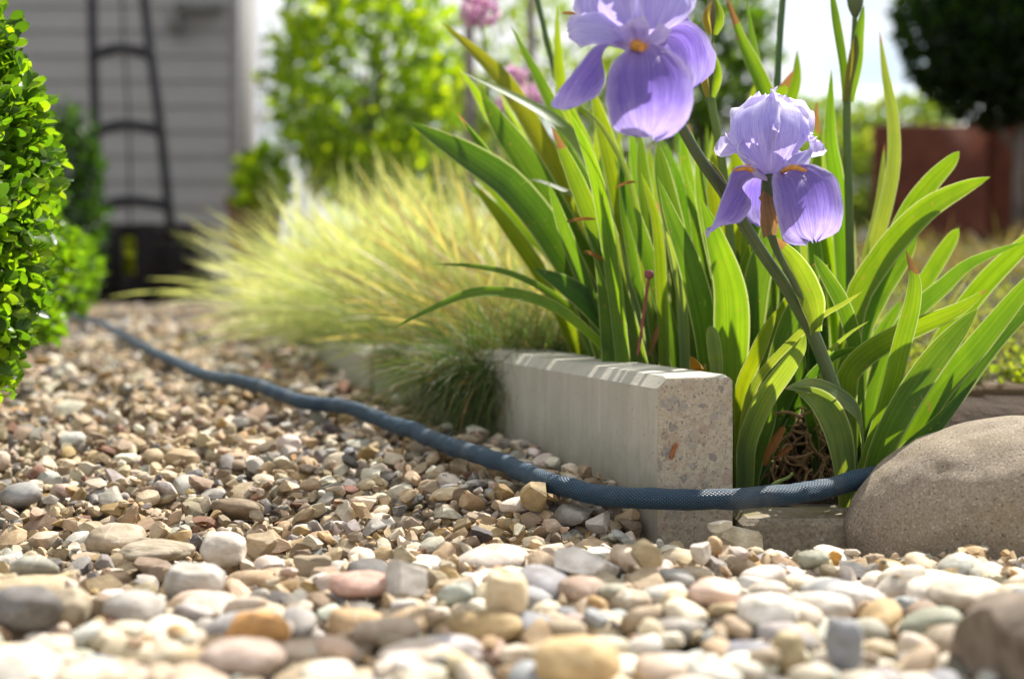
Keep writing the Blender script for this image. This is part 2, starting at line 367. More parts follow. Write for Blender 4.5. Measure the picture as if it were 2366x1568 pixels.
def m_hose():
    t = NT('woven_hose'); uv = t.n('TexCoord').outputs['UV']; sx = t.n('SeparateXYZ', {0: uv}); u, l = sx.outputs[0], sx.outputs[1]
    # UV: u = round the hose 0..1, v = metres along it; threads cross diagonally
    a = t.math('ADD', t.math('MULTIPLY', u, 20), t.math('MULTIPLY', l, 400)); b = t.math('SUBTRACT', t.math('MULTIPLY', u, 20), t.math('MULTIPLY', l, 400))
    fa = t.math('ABSOLUTE', t.math('SUBTRACT', t.math('FRACT', a), .5)); fb = t.math('ABSOLUTE', t.math('SUBTRACT', t.math('FRACT', b), .5))
    weave = t.math('MINIMUM', fa, fb)
    dot = t.math('MULTIPLY', t.rampf(fa, .36, .46), t.rampf(fb, .36, .46))
    n = t.noise(t.n('NewGeometry').outputs['Position'], 60, 3); wn = t.n('TexWhiteNoise', {0: t.n('CombineXYZ', {0: t.math('FLOOR', a), 1: t.math('FLOOR', b)}).outputs[0]}, noise_dimensions='2D')
    c = t.mix(t.rampf(n, .3, .7), (.007, .026, .050), (.013, .042, .076))
    c = t.mix(t.rampf(weave, .02, .14), (.006, .018, .042), c)
    dc = t.ramp(wn.outputs[0], [(0, (.09, .42, .55)), (.6, (.30, .55, .62)), (.85, (.32, .10, .10)), (1, (.5, .5, .52))])
    c = t.mix(t.math('MULTIPLY', dot, .7), c, dc)
    du = t.noise(t.n('NewGeometry').outputs['Position'], 26, 4, .65); c = t.mix(t.math('MULTIPLY', t.rampf(du, .52, .72), .35), c, (.16, .15, .13))
    return t.done(t.pbr(c, .5, t.bump(t.math('ADD', weave, t.math('MULTIPLY', n, .4)), .7, .0012), .3, **{'Sheen Weight': .10, 'Sheen Tint': (.6, .8, 1, 1)}))
M_HOSE = m_hose()

# ------------------------------------------------------------------ the setting: ground, path, flower bed
def edging_x(y):                       # left face of the concrete edging
    return np.interp(y, [.89, 1.187, 1.484, 1.9, 2.6, 6, 9], [.0899, -.0084, -.141, -.25, -.45, -1.05, -1.6])
tag(obj('ground', [(-60, -5, -.09), (60, -5, -.09), (60, 120, -.09), (-60, 120, -.09)], [(0, 1, 2, 3)], M_SOIL), kind='structure')
def grid(xs, ys, zf):
    X, Y_ = np.meshgrid(xs, ys); Z = zf(X, Y_); nx, ny = len(xs), len(ys)
    v = np.stack([X, Y_, Z], -1).reshape(-1, 3); i = np.arange(nx * ny).reshape(ny, nx)
    f = np.stack([i[:-1, :-1], i[:-1, 1:], i[1:, 1:], i[1:, :-1]], -1).reshape(-1, 4)
    return v, f
v, f = grid(np.concatenate([np.linspace(-4, -1.2, 20), np.linspace(-1.15, .9, 120)]), np.concatenate([np.linspace(.1, 1.6, 130), np.linspace(1.65, 7, 40)]), lambda X, Y_: G(X, Y_) - .012)
gravel_path = tag(obj('gravel_path', v, f, M_BED), kind='structure')
def soil_z(x, y):
    near = np.interp(y, [.86, .93, 1.0, 1.12, 1.3], [-.02, -.012, .004, .052, .066])
    far = np.interp(y, [1.3, 1.6, 2.2, 3.0, 4.0, 8], [0, .012, .05, .12, .20, .24])
    s = np.clip((x - .15) / .8, 0, 1); s = s * s * (3 - 2 * s)
    behind = np.clip((.13 - x) / .05, 0, 1)                    # higher soil behind the block
    near = np.maximum(near, behind * .066)
    return near + far * s + .005 * np.sin(x * 23 + y * 9) * np.sin(y * 31)
ys = np.concatenate([np.linspace(.945, 1.6, 70), np.linspace(1.65, 9, 60)])
us = np.linspace(0, 1, 90) ** 1.6
vv = []
for y in ys:
    x0 = float(edging_x(y)) + .045; 
    for u in us:
        x = x0 + (5 - x0) * u; vv.append((x, y, float(soil_z(x, y)) - (.08 if u == 0 else 0)))
i = np.arange(len(ys) * len(us)).reshape(len(ys), len(us))
tag(obj('flower_bed_soil', vv, np.stack([i[:-1, :-1], i[:-1, 1:], i[1:, 1:], i[1:, :-1]], -1).reshape(-1, 4), M_SOIL), kind='structure')

# ------------------------------------------------------------------ concrete edging blocks
def edging_block(label, p0, p1, width, ztop, zbot, ztop1=None):
    root = empty('edging_block', (p0[0], p0[1], zbot), label, 'concrete edging', 'concrete edging blocks along the path')
    a = Vector((p0[0], p0[1], 0)); d = Vector((p1[0], p1[1], 0)) - a; ln = d.length; d.normalize(); s = Vector((d.y, -d.x, 0))
    w, h = width, ztop - zbot; c = .0075; c2 = .004
    prof = [(0.0, 0), (0, h * .25), (0, h * .5), (0, h * .75), (0, h - c), (c, h), (w * .5, h + .0006), (w - c2, h), (w, h - c2), (w, h * .5), (w, 0)]
    n = 60; v, f = [], []; rr = random.Random(hash(label) % 1000)
    for i in range(n + 1):
        t = i / n * ln
        e = .0018 if i in (0, n) else 0            # slightly eased arris at both ends
        for k, (x, z) in enumerate(prof):
            j = .0005 * mnoise.noise(Vector((t * 14, k * .7, 1.7)))
            chip = 0 * max(0, mnoise.noise(Vector((t * 150, k * 5., 9.)))) if k in (4, 5, 7, 8) else 0
            xx = min(max(x, e), w - e); zz = min(z, h - e) + chip + (0 if ztop1 is None else (ztop1 - ztop) * i / n * (z / h))
            v.append(a + d * t + s * (xx + j) + Vector((0, 0, zbot + zz)))
    m = len(prof)
    f = [(i * m + k, i * m + k + 1, (i + 1) * m + k + 1, (i + 1) * m + k) for i in range(n) for k in range(m - 1)]
    body = obj('cast_body', v, f, M_CSIDE, root, sharp=35)
    # broken, aggregate-showing end faces, finely divided and a little uneven
    for nm, t0, sg in (('end_face', -.0012, -1), ('end_face', ln + .0012, 1)):
        NX, NZ = 44, 60; v2 = []
        for iz in range(NZ + 1):
            for ix in range(NX + 1):
                x = .0014 + (w - .0028) * ix / NX; z = (h - .0012) * iz / NZ
                lim = h - .0012 - max(0, c - x) - max(0, x - (w - c2))
                z = min(z, lim); edge = min(ix, NX - ix, NZ - iz)
                dd = .0006 * mnoise.noise(Vector((x * 260, z * 260, 3))) + .0005 * mnoise.noise(Vector((x * 700, z * 700, 7)))
                if edge == 0: dd = -.0016
                v2.append(a + d * (t0 + sg * dd) + s * x + Vector((0, 0, zbot + z)))
        W_ = NX + 1
        f2 = [(iz * W_ + ix, iz * W_ + ix + 1, (iz + 1) * W_ + ix + 1, (iz + 1) * W_ + ix) for iz in range(NZ) for ix in range(NX)]
        if sg > 0: f2 = [q[::-1] for q in f2]
        obj(nm, v2, f2, M_CEND, root)
    return root, a, d, s
ZT = at(1515, 870, .89).z
blk, BA, BD, BS = edging_block('nearest pale concrete edging block with its pebbly end face towards the viewer', (.0899, .89), (-.0084, 1.187), .055, ZT, -.06)
edging_block('second concrete edging block behind the drooping fescue tuft', (-.0092, 1.1880), (-.146, 1.487), .055, ZT + .001, -.04, ZT - .004)
edging_block('farthest concrete edging block under the yellow feathery grass', (-.151, 1.492), (-.285, 2.05), .055, ZT - .012, -.03, ZT - .02)

# mossy kerb between block and boulder
kb = MB(); kb.box((.255, .919, -.030), (.222, .052, .066), R(1), .004)
tag(kb.build('kerb_stone', M_KERB, sharp=30), 'low mossy kerb strip between the concrete block end and the boulder', 'kerb')

# ------------------------------------------------------------------ boulder and log
def lump(cx, rad, sub=5, amp=.05, fr=2.2, seed=0., p=2.4):
    v, f = ico(sub)
    vn = np.sign(v) * np.abs(v) ** (2 / p); 
    out = []
    for q, b in zip(vn, v):
        k = 1 + amp * mnoise.noise(Vector(b * fr) + Vector((seed, seed * 2, 0))) + amp * .35 * mnoise.noise(Vector(b * fr * 3) + Vector((seed, 5, 0)))
        out.append([cx[0] + q[0] * rad[0] * k, cx[1] + q[1] * rad[1] * k, cx[2] + q[2] * rad[2] * k])
    return out, f
bc = at(2405, 1270, .875)
v, f = lump((bc.x, bc.y + .01, bc.z + .004), (.1155, .075, .076), 6, .045, 2.1, 4.2, 2.1)
tag(obj('boulder', v, f, M_BOULDER), 'big smooth brown speckled boulder holding the hose end down', 'boulder')
lg = MB(); p0 = at(2300, 1490, .535); p0.z -= .013
pts = [p0 + Vector((-.0005 + .012 * i, .004 * i, .0016 * i)) for i in range(14)]
lg.tube(pts, [.026] + [.029 + .0025 * math.sin(i * 1.7) for i in range(1, 14)], 28)
lv = []
for k, q in enumerate(lg.v):
    q = Vector(q); d = mnoise.noise(Vector((q.x * 12, q.y * 95, q.z * 95))) * .003 + mnoise.noise(Vector((q.x * 40, q.y * 200, q.z * 200))) * .0012
    lv.append(q + Vector((0, 0, d)) + Vector((d, 0, 0)) * (1 if k < 28 else 0))
tag(obj('driftwood_log', lv, lg.f, M_LOG, sharp=50), 'blurred dark driftwood log end in the bottom right corner', 'log')

# the hose's line, so that the stones settle under it
HP = [(150, 733, None), (195, 738, None), (240, 750, None), (300, 785, None), (350, 812, None), (400, 834, None), (450, 858, None), (500, 873, None), (550, 879, None), (600, 893, None), (650, 911, None), (700, 929, None), (760, 935, None), (800, 940, None),
      (850, 957, None), (900, 977, None), (950, 992, None), (1000, 1014, None), (1060, 1036, None), (1120, 1054, None), (1200, 1085, None), (1240, 1103, None), (1300, 1122, None), (1370, 1141, .893), (1480, 1151, .872), (1600, 1153, .868), (1720, 1150, .872), (1830, 1141, .885), (1930, 1122, .905), (2030, 1095, .93), (2090, 1075, .96), (2160, 1060, 1.0), (2230, 1085, 1.03)]
hp = []
for px, py, Y in HP:
    hp.append(hit(px, py, .013) if Y is None else at(px, py, Y))
ds = [q.y for q in hp]
for k in range(3):                      # even out the distances
    for i in range(1, 22): ds[i] = (ds[i - 1] + 2 * ds[i] + ds[i + 1]) / 4
hp = [at(HP[i][0], HP[i][1], ds[i]) for i in range(len(HP))]
HL = np.array(spline(hp, 260))

# ------------------------------------------------------------------ gravel: stones settled one on another
def rock_shape(kind, seed, sub):
    r = np.random.default_rng(seed); v, f = ico(sub); v = v.copy()
    if kind == 'pebble':
        ax = np.array([1, r.uniform(.62, .95), r.uniform(.38, .68)]); p = r.uniform(2.0, 2.7)
        v = np.sign(v) * np.abs(v) ** (2 / p)
        o = r.uniform(-50, 50, 3)
        k = np.array([1 + .13 * mnoise.noise(Vector(q * 1.3 + o)) + .04 * mnoise.noise(Vector(q * 3.1 + o)) for q in v])
        for _ in range(r.integers(0, 3)):
            n = r.normal(size=3); n /= np.linalg.norm(n); d = r.uniform(.72, .9); s = np.maximum(0, v @ n - d); v = v - np.outer(s * .8, n)
        v = v * k[:, None] * ax
    else:
        ax = np.array([1, r.uniform(.6, .95), r.uniform(.42, .8)])
        for _ in range(r.integers(8, 14)):
            n = r.normal(size=3); n /= np.linalg.norm(n); d = r.uniform(.40, .76); s = np.maximum(0, v @ n - d); v = v - np.outer(s, n)
        o = r.uniform(-50, 50, 3)
        k = np.array([1 + .035 * mnoise.noise(Vector(q * 4 + o)) for q in v]); v = v * k[:, None]
        v = v / np.abs(v).max(0) * ax
    return v, f
NS = 18
SHAPES = {}
for kind in ('pebble', 'chip'):
    for s in range(NS):
        seed = (100 if kind == 'pebble' else 500) + s
        for sub in ((4, 3, 2, 1) if kind == 'pebble' else (4, 3, 2, 1)):
            if sub == 4 and s >= NS: continue
            SHAPES[kind, s, sub] = rock_shape(kind, seed, sub)
SM = {}
def stone_mesh(kind, s):
    if (kind, s) not in SM:
        v, f = SHAPES[kind, s, 3]
        SM[kind, s] = mesh('pebble' if kind == 'pebble' else 'stone_chip', v, f, M_PEB, smooth=True, sharp=None if kind == 'pebble' else 24)
    return SM[kind, s]
PAL_P = [((.60, .55, .47), 24), ((.54, .46, .345), 20), ((.48, .475, .455), 12), ((.40, .40, .39), 9), ((.27, .285, .31), 6), ((.53, .44, .31), 8), ((.48, .34, .18), 2), ((.36, .30, .22), 6), ((.54, .44, .38), 3), ((.36, .36, .30), 2), ((.68, .645, .59), 11)]
PAL_C = [((.40, .305, .19), 22), ((.48, .385, .265), 20), ((.31, .245, .17), 14), ((.25, .24, .225), 9), ((.36, .345, .32), 10), ((.55, .48, .38), 11), ((.40, .28, .13), 7), ((.13, .12, .12), 4), ((.22, .12, .08), 2), ((.22, .17, .115), 7), ((.62, .57, .48), 6)]
def pick(pal):
    w = np.array([q[1] for q in pal], float); c = np.array(pal[RNG.choice(len(pal), p=w / w.sum())][0])
    return np.clip(c * RNG.uniform(.82, 1.14) * (1 + RNG.normal(0, .03, 3)), .02, .85)
CELL = .0022; HX0, HX1, HY0, HY1 = -1.25, .62, .34, 2.7
HN = (int((HY1 - HY0) / CELL), int((HX1 - HX0) / CELL))
gx = HX0 + (np.arange(HN[1]) + .5) * CELL; gy = HY0 + (np.arange(HN[0]) + .5) * CELL
H = (G(gx[None, :], gy[:, None]) - .015).astype(np.float32)
def on_path(x, y, r):
    if y > .885 - r and x > edging_x(max(y, .89)) - r * .9: return False
    if y > .86 - r and x > .10: return False
    b = ((x - bc.x) / (.118 + r)) ** 2 + ((y - bc.y - .01) / (.078 + r)) ** 2
    return b > .9
STONES = []
def settle(x, y, a, b, c, yaw, tilt, roll, kind, s, col, extra=0.0, name=None, cap=None):
    rr = (a + b) / 2; k = max(1, int(rr / CELL)); ix = int((x - HX0) / CELL); iy = int((y - HY0) / CELL)
    y0, y1, x0, x1 = max(0, iy - k), min(HN[0], iy + k + 1), max(0, ix - k), min(HN[1], ix + k + 1)
    if y1 - y0 < 2 or x1 - x0 < 2: return None
    dx = gx[x0:x1][None, :] - x; dy = gy[y0:y1][:, None] - y; cs, sn = math.cos(yaw), math.sin(yaw)
    q = ((dx * cs + dy * sn) / a) ** 2 + ((-dx * sn + dy * cs) / b) ** 2
    m = q < .55
    if not m.any(): m = q <= q.min() + 1e-9
    win = H[y0:y1, x0:x1]
    ce = c * (1 + .5 * abs(math.sin(tilt)) + .4 * abs(math.sin(roll)))
    zc = float(np.mean(win[m])) * .55 + float(win[m].max()) * .45 + ce * .52 + extra
    if cap is not None and zc + ce * .9 > float(G(x, y)) + cap: return None
    top = zc + ce * .80 * np.sqrt(np.clip(1 - q, 0, 1))
    np.maximum(win, np.where(q < 1, top, -9), out=win)
    STONES.append([x, y, zc, a, b, c, yaw, tilt, roll, kind, s, col, ce, name]); return zc
def scatter(n, ylo, yhi, size, p_peb, cap, sink=0.0, ypow=1.0):
    for _ in range(n):
        y = ylo + (yhi - ylo) * RNG.random() ** ypow; hw = .40 * y + .05
        x = RNG.uniform(max(-hw, -1.2), min(hw, .6))
        if x < -.36 - .34 * (y - .9) and y > .95: continue          # under the box hedge
        r0 = float(np.clip(RNG.lognormal(math.log(size), .40), size * .38, size * 2.3))
        if not on_path(x, y, r0 * .7): continue
        pp = p_peb
        if y < .95 and p_peb > .2: pp = p_peb * (1 - .85 * sst(.62, .92, y + (.10 if x < -.05 else 0) - .06 * sst(.05, .2, x)))
        kind = 'pebble' if RNG.random() < pp else 'chip'
        if y < .9 and kind == 'chip' and size > .009: r0 *= 1 - .25 * sst(.7, .9, y)
        if kind == 'chip': r0 *= .9
        s = int(RNG.integers(NS)); sh = SHAPES[kind, s, 1][0]; e = np.abs(sh).max(0)
        tl = RNG.normal(0, .26 if kind == 'pebble' else .45); rl = RNG.normal(0, .26 if kind == 'pebble' else .5)
        dl = np.hypot(HL[:, 0] - x, HL[:, 1] - y); il = int(dl.argmin()); cp = cap
        if dl[il] < r0 * .9 + .006: cp = min(cap, HL[il, 2] - .0035 - float(G(x, y)))
        settle(x, y, r0 * e[0], r0 * e[1], r0 * e[2], RNG.uniform(0, 6.283), tl, rl, kind, s, pick(PAL_P if kind == 'pebble' and RNG.random() < (.88 - .45 * sst(.0, -.25, x) if False else .88 - .42 * (1 - sst(-.25, .02, x)) * sst(.55, .75, y)) else PAL_C), -sink, None, cp) is not None and STONES[-1].append(r0)
# bottom layers first, then the upper layers, sizes by distance band
scatter(1100, .36, .80, .0115, .82, .002)
scatter(700, .78, .90, .0095, .40, .002)
scatter(3600, .86, 1.30, .0070, .10, .002)
scatter(3800, 1.25, 2.0, .0095, .08, .004)
scatter(2400, 1.9, 2.7, .0105, .05, .005)
scatter(2000, .38, .82, .0130, .88, .008)
scatter(500, .40, .80, .0160, .92, .012)
scatter(900, .78, 1.0, .0100, .26, .009)
scatter(2600, .95, 1.6, .0080, .10, .009)
scatter(1500, .40, 1.1, .0065, .4, .008)
scatter(5000, .45, 1.25, .0034, .1, .004)
# single stones that stand out, each a thing of its own: pixel centre, width, height, colour, kind, label
SINGLES = [
 (270, 1224, 120, 72, (.40, .34, .26), 'pebble', 2, 'smooth tan oval pebble behind the grained stone on the left', 'oval_pebble'),
 (362, 1266, 160, 48, None, 'pebble', 4, 'long flat stone with dark wood-like grain on the gravel', 'grained_stone'),
 (517, 1262, 96, 84, (.62, .59, .54), 'pebble', 7, 'whitish egg pebble tipped on end beside the grained stone', 'white_pebble'),
 (592, 1245, 95, 82, (.44, .36, .25), 'chip', 3, 'brown angular chip leaning behind the whitish egg pebble', 'stone_chip'),
 (62, 1387, 150, 100, (.17, .165, .165), 'pebble', 1, 'dark charcoal flat pebble at the left edge', 'dark_pebble'),
 (152, 1368, 105, 100, (.36, .31, .23), 'pebble', 9, 'olive brown round pebble against the dark charcoal pebble', 'brown_pebble'),
 (312, 1372, 135, 90, (.37, .35, .33), 'pebble', 5, 'domed grey pebble with a tan foot left of the long flat one', 'grey_pebble'),
 (85, 1322, 165, 52, (.46, .38, .26), 'pebble', 11, 'long buff pebble lying flat at the left edge', 'buff_pebble'),
 (450, 1315, 120, 95, (.42, .41, .39), 'pebble', 12, 'grey rounded pebble with a bright sun streak below the egg pebble', 'grey_pebble'),
 (597, 1432, 130, 95, (.54, .29, .10), 'pebble', 14, 'rusty orange pebble among the white pebbles lower left', 'orange_pebble'),
 (560, 1495, 180, 80, (.42, .34, .30), 'pebble', 15, 'mauve brown flat pebble under the rusty orange pebble', 'mauve_pebble'),
 (835, 1338, 140, 58, (.50, .32, .27), 'pebble', 6, 'dusky pink flat pebble beside a grey angular stone', 'pink_pebble'),
 (935, 1330, 110, 90, (.50, .48, .45), 'chip', 6, 'pale grey angular stone beside the dusky pink pebble', 'angular_stone'),
 (1500, 1290, 90, 92, (.38, .31, .19), 'chip', 8, 'olive brown upright chip in front of the block foot', 'stone_chip'),
 (1105, 1217, 70, 44, (.07, .06, .065), 'chip', 9, 'nearly black shiny chip on the shaded gravel', 'black_chip'),
 (1243, 1132, 84, 78, (.43, .34, .19), 'chip', 11, 'ochre angular chip leaning on the hose', 'ochre_chip'),
 (806, 1086, 50, 38, (.20, .085, .055), 'chip', 2, 'rust red chip lying in the shade left of the hose', 'red_chip'),
 (1333, 1505, 180, 120, (.55, .41, .22), 'pebble', 0, 'large blurred honey coloured pebble nearest the lens', 'honey_pebble'),
 (1652, 1366, 115, 66, (.72, .55, .48), 'pebble', 13, 'pale pink domed pebble among the white pebbles', 'pink_pebble'),
 (1952, 1482, 82, 125, (.27, .29, .33), 'pebble', 16, 'slate blue pebble standing upright in front', 'slate_pebble'),
 (1822, 1458, 75, 95, (.46, .39, .24), 'pebble', 17, 'khaki pebble standing upright left of the slate blue one', 'khaki_pebble'),
 (1772, 1395, 130, 90, (.74, .73, .70), 'pebble', 0, 'largest bright white pebble right of the pale pink one', 'white_pebble'),
 (2078, 1302, 92, 66, (.66, .60, .52), 'pebble', 3, 'cream egg pebble at the foot of the boulder', 'cream_pebble'),
 (2232, 1322, 165, 62, (.76, .71, .64), 'pebble', 8, 'bone shaped white pebble in front of the boulder', 'white_pebble'),
 (1895, 1375, 140, 62, (.55, .52, .48), 'pebble', 11, 'long grey white pebble below the mossy kerb', 'grey_pebble'),
 (1962, 1345, 110, 80, (.66, .66, .66), 'pebble', 14, 'white domed pebble below the orange chip', 'white_pebble'),
 (1925, 1278, 42, 46, (.68, .36, .08), 'chip', 5, 'bright orange chip standing at the kerb beside the boulder', 'orange_chip'),
 (1880, 1285, 72, 44, (.30, .31, .25), 'pebble', 16, 'mottled green grey pebble left of the bright orange chip', 'green_pebble'),
 (1650, 1254, 36, 46, (.46, .33, .19), 'pebble', 5, 'small tan pebble propped against the big white rock', 'tan_pebble'),
 (1615, 1270, 56, 66, (.62, .58, .54), 'chip', 13, 'whitish jagged chip left of the small tan pebble', 'jagged_chip'),
 (1388, 1180, 72, 58, (.42, .40, .37), 'chip', 15, 'grey rounded chip touching the underside of the hose', 'grey_chip'),
 (1345, 1290, 180, 70, (.70, .67, .63), 'chip', 10, 'broad whitish angular stone in the middle of the pebbles', 'white_stone'),
 (1170, 1375, 90, 130, (.66, .55, .38), 'pebble', 12, 'sand coloured pebble on edge in the middle foreground', 'sand_pebble'),
 (2225, 1358, 150, 70, (.52, .47, .40), 'pebble', 2, 'grey buff pebble beneath the bone shaped one', 'buff_pebble'),
]
SROT = {0: 0}
for q in SINGLES:
    px, py, w, h, col, kind, s, lab, nm = q
    p = hit(px, py + h * .35, .006); sz = w * K * p.y / 2; hh = h * K * p.y / 2
    sh = SHAPES[kind, s, 1][0]; e = np.abs(sh).max(0)
    z = settle(p.x, p.y, sz, sz * .85, hh, 0, 0, 0, kind, s, col, -.1 * hh, nm)
    zt = at(px, py, p.y).z
    STONES[-1][2] = max(z - hh * .35, min(zt, z + hh * .3))
    STONES[-1] += [(sz / e[0], sz * .85 / e[1], hh / e[2]), lab]

def rotm(st): return Euler((st[7], st[8], st[6]), 'XYZ').to_matrix()
cand = []; rest = []
for st in STONES:
    if st[13] is not None:
        kind, s = st[9], st[10]
        v, f = SHAPES[kind, s, 4]
        me = mesh(st[13], v * np.array(st[14]), f, M_PEB if st[11] is not None else M_DRIFT, sharp=None if kind == 'pebble' else 24)
        o = link(st[13], me, None, (st[0], st[1], st[2]), (0, 0, 0) if kind == 'pebble' else (0, .12, 0), st[11] if st[11] is not None else (.4, .35, .28))
        tag(o, st[15], 'stone'); continue
    x, y, z, c = st[0], st[1], st[2], st[12]
    px = x / (K * y) + 1183; py = HOR + (EYE - z) / (K * y); sc = st[14] / y
    ix, iy = int((x - HX0) / CELL), int((y - HY0) / CELL)
    free = 0 <= ix < HN[1] and 0 <= iy < HN[0] and H[iy, ix] < z + c * .95
    (cand if free and 0 < px < 2366 and py < 1600 and y < 1.15 else rest).append((sc, st))
cand.sort(key=lambda q: -q[0])
for sc, st in cand[:300]:
    link('pebble' if st[9] == 'pebble' else 'stone_chip', stone_mesh(st[9], st[10]), gravel_path, st[:3], (st[7], st[8], st[6]), st[11]).scale = (st[14],) * 3
rest += cand[300:]
# stones farther along the path, too blurred to settle one by one
for _ in range(5200):
    y = 2.6 + 3.5 * RNG.random(); x = RNG.uniform(-.36 * y - .25, float(edging_x(y)) + .1)
    s = int(RNG.integers(NS)); r0 = RNG.uniform(.009, .017)
    rest.append((0, [x, y, float(G(x, y)) + RNG.uniform(-.012, .003), 0, 0, 0, RNG.uniform(0, 6.28), RNG.normal(0, .4), RNG.normal(0, .4), 'chip', s, pick(PAL_C), 0, None, r0]))
VV, FF, CC, nb = [], [], [], 0
for sc, st in rest:
    y = st[1]; sub = 2 if (y < 1.25) else 1
    v, f = SHAPES[st[9], st[10], sub]
    v = (v * st[14]) @ np.array(rotm(st)).T + np.array(st[:3])
    VV.append(v); FF.append(f + nb); CC.append(np.repeat(np.array(st[11])[None], len(v), 0)); nb += len(v)
tag(link('gravel', mesh('gravel', np.concatenate(VV), np.concatenate(FF), M_GRAV, col=np.concatenate(CC), smooth=True, sharp=28), gravel_path), kind='stuff')

# large white rock at the foot of the block
wr = at(1706, 1236, .868)
v, f = rock_shape('chip', 911, 5); v = v * np.array([1 + .07 * mnoise.noise(Vector(q * 5)) + .03 * mnoise.noise(Vector(q * 14)) for q in v])[:, None] * np.array([.0195, .014, .0205]) @ np.array(Euler((.1, .38, .2)).to_matrix()).T + np.array([wr.x, wr.y, wr.z])
tag(obj('white_rock', v, f, M_PEB, color=(.62, .57, .44), sharp=22), 'large creamy white rock at the foot of the concrete block end', 'rock')
v, f = rock_shape('chip', 915, 4); wq = at(1668, 1216, .857); v = v * np.array([.0085, .006, .0085]) + np.array([wq.x, wq.y, wq.z])
tag(obj('white_rock', v, f, M_PEB, color=(.70, .66, .55), sharp=22), 'small white crystalline rock resting on the large creamy rock', 'rock')

fl = MB(); r9 = random.Random(31)
for k in range(90):
    p = hit(r9.uniform(20, 2300), r9.uniform(1000, 1420), .006)
    if not on_path(p.x, p.y, .01): continue
    z = float(H[int((p.y - HY0) / CELL), int((p.x - HX0) / CELL)]) + .001; a = r9.uniform(0, 6.28); l, w = r9.uniform(.002, .007), r9.uniform(.0006, .0022)
    d = Vector((math.cos(a), math.sin(a), r9.uniform(-.3, .4))) * l; e = Vector((-math.sin(a), math.cos(a), r9.uniform(-.4, .4))) * w; c = Vector((p.x, p.y, z))
    fl.add([c - d, c - d * .3 - e, c + d * .5 - e * .7, c + d, c + d * .4 + e, c - d * .3 + e + Vector((0, 0, .0008))], [(0, 1, 5), (1, 2, 4, 5), (2, 3, 4)])
tag(fl.build('leaf_litter', m_plain('dry_litter', (.26, .13, .045), .8, 200, .5)), 'scattered dry brown leaf crumbs on the gravel', 'leaf litter', kind='stuff')

# ------------------------------------------------------------------ hose
N = 520; sp = spline(hp, N)
NR = 26; v, uv = [], []; acc = 0; up = Vector((0, 0, 1))
for i, p in enumerate(sp):
    p = Vector(p); q0, q1 = Vector(sp[max(0, i - 1)]), Vector(sp[min(N - 1, i + 1)]); t = (q1 - q0).normalized()
    if i: acc += (p - Vector(sp[i - 1])).length
    a = t.cross(Vector((0, 0, 1))).normalized(); b = a.cross(t)
    w = 1 + .10 * mnoise.noise(Vector((acc * 42, 0, 0)))
    p = p + b * .0012 * mnoise.noise(Vector((acc * 45, 3, 8))) + a * .001 * mnoise.noise(Vector((acc * 40, 9, 2)))
    for k in range(NR + 1):
        an = 2 * math.pi * k / NR
        r = (.0067 - .0006 * sst(1.0, 2.2, p.y)) * w * (1 + .08 * mnoise.noise(Vector((math.cos(an) * 1.6, math.sin(an) * 1.6, acc * 90))) + .12 * max(0, mnoise.noise(Vector((math.cos(an) * 2.5 + 7, math.sin(an) * 2.5, acc * 160)))))
        v.append(p + (a * math.cos(an) + b * math.sin(an) * .95) * r); uv.append((k / NR, acc))
f = [(i * (NR + 1) + k, i * (NR + 1) + k + 1, (i + 1) * (NR + 1) + k + 1, (i + 1) * (NR + 1) + k) for i in range(N - 1) for k in range(NR)]
tag(obj('garden_hose', v, f, M_HOSE, uvs=uv), 'dark blue woven garden hose snaking across the gravel', 'hose')

# ------------------------------------------------------------------ irises
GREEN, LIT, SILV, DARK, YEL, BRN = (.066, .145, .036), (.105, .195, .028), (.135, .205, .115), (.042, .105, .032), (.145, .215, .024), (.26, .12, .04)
def vary(c, k=.12):
    s = random.uniform(1 - k, 1 + k); return tuple(max(.01, x * s * random.uniform(1 - k * .5, 1 + k * .5)) for x in c)
def ribbon(cl, wf, side, fold, nseg, name, mat, parent, color, nv=6, ruf=0.0, seed=0.):
    cl = spline(cl, nseg + 1); v, uv, f = [], [], []; S = Vector(side[0])
    for i, p in enumerate(cl):
        p = Vector(p); T = (Vector(cl[min(i + 1, nseg)]) - Vector(cl[max(i - 1, 0)])).normalized(); t = i / nseg
        s = Vector(spline(side, nseg + 1)[i]) if len(side) > 1 else S
        s = (s - T * s.dot(T)).normalized(); n = T.cross(s)
        w = wf(t)
        for k in range(nv + 1):
            a = k / nv * 2 - 1
            d = fold * w * (a * a - .3) + ruf * w * a * a * mnoise.noise(Vector((t * 6 + seed, a * 2, seed)))
            v.append(p + s * (a * w) + n * d); uv.append(((a + 1) / 2, t))
    m = nv + 1
    f = [(i * m + k, i * m + k + 1, (i + 1) * m + k + 1, (i + 1) * m + k) for i in range(nseg) for k in range(nv)]
    return obj(name, v, f, mat, parent, color, uvs=uv)
def sword(base=.75, taper=.58):
    def w(t):
        a = base + (1 - base) * min(1, t / .45)
        return max(.012, a * (1 if t < taper else max(0, 1 - ((t - taper) / (1 - taper)) ** 1.9) ** .85))
    return w
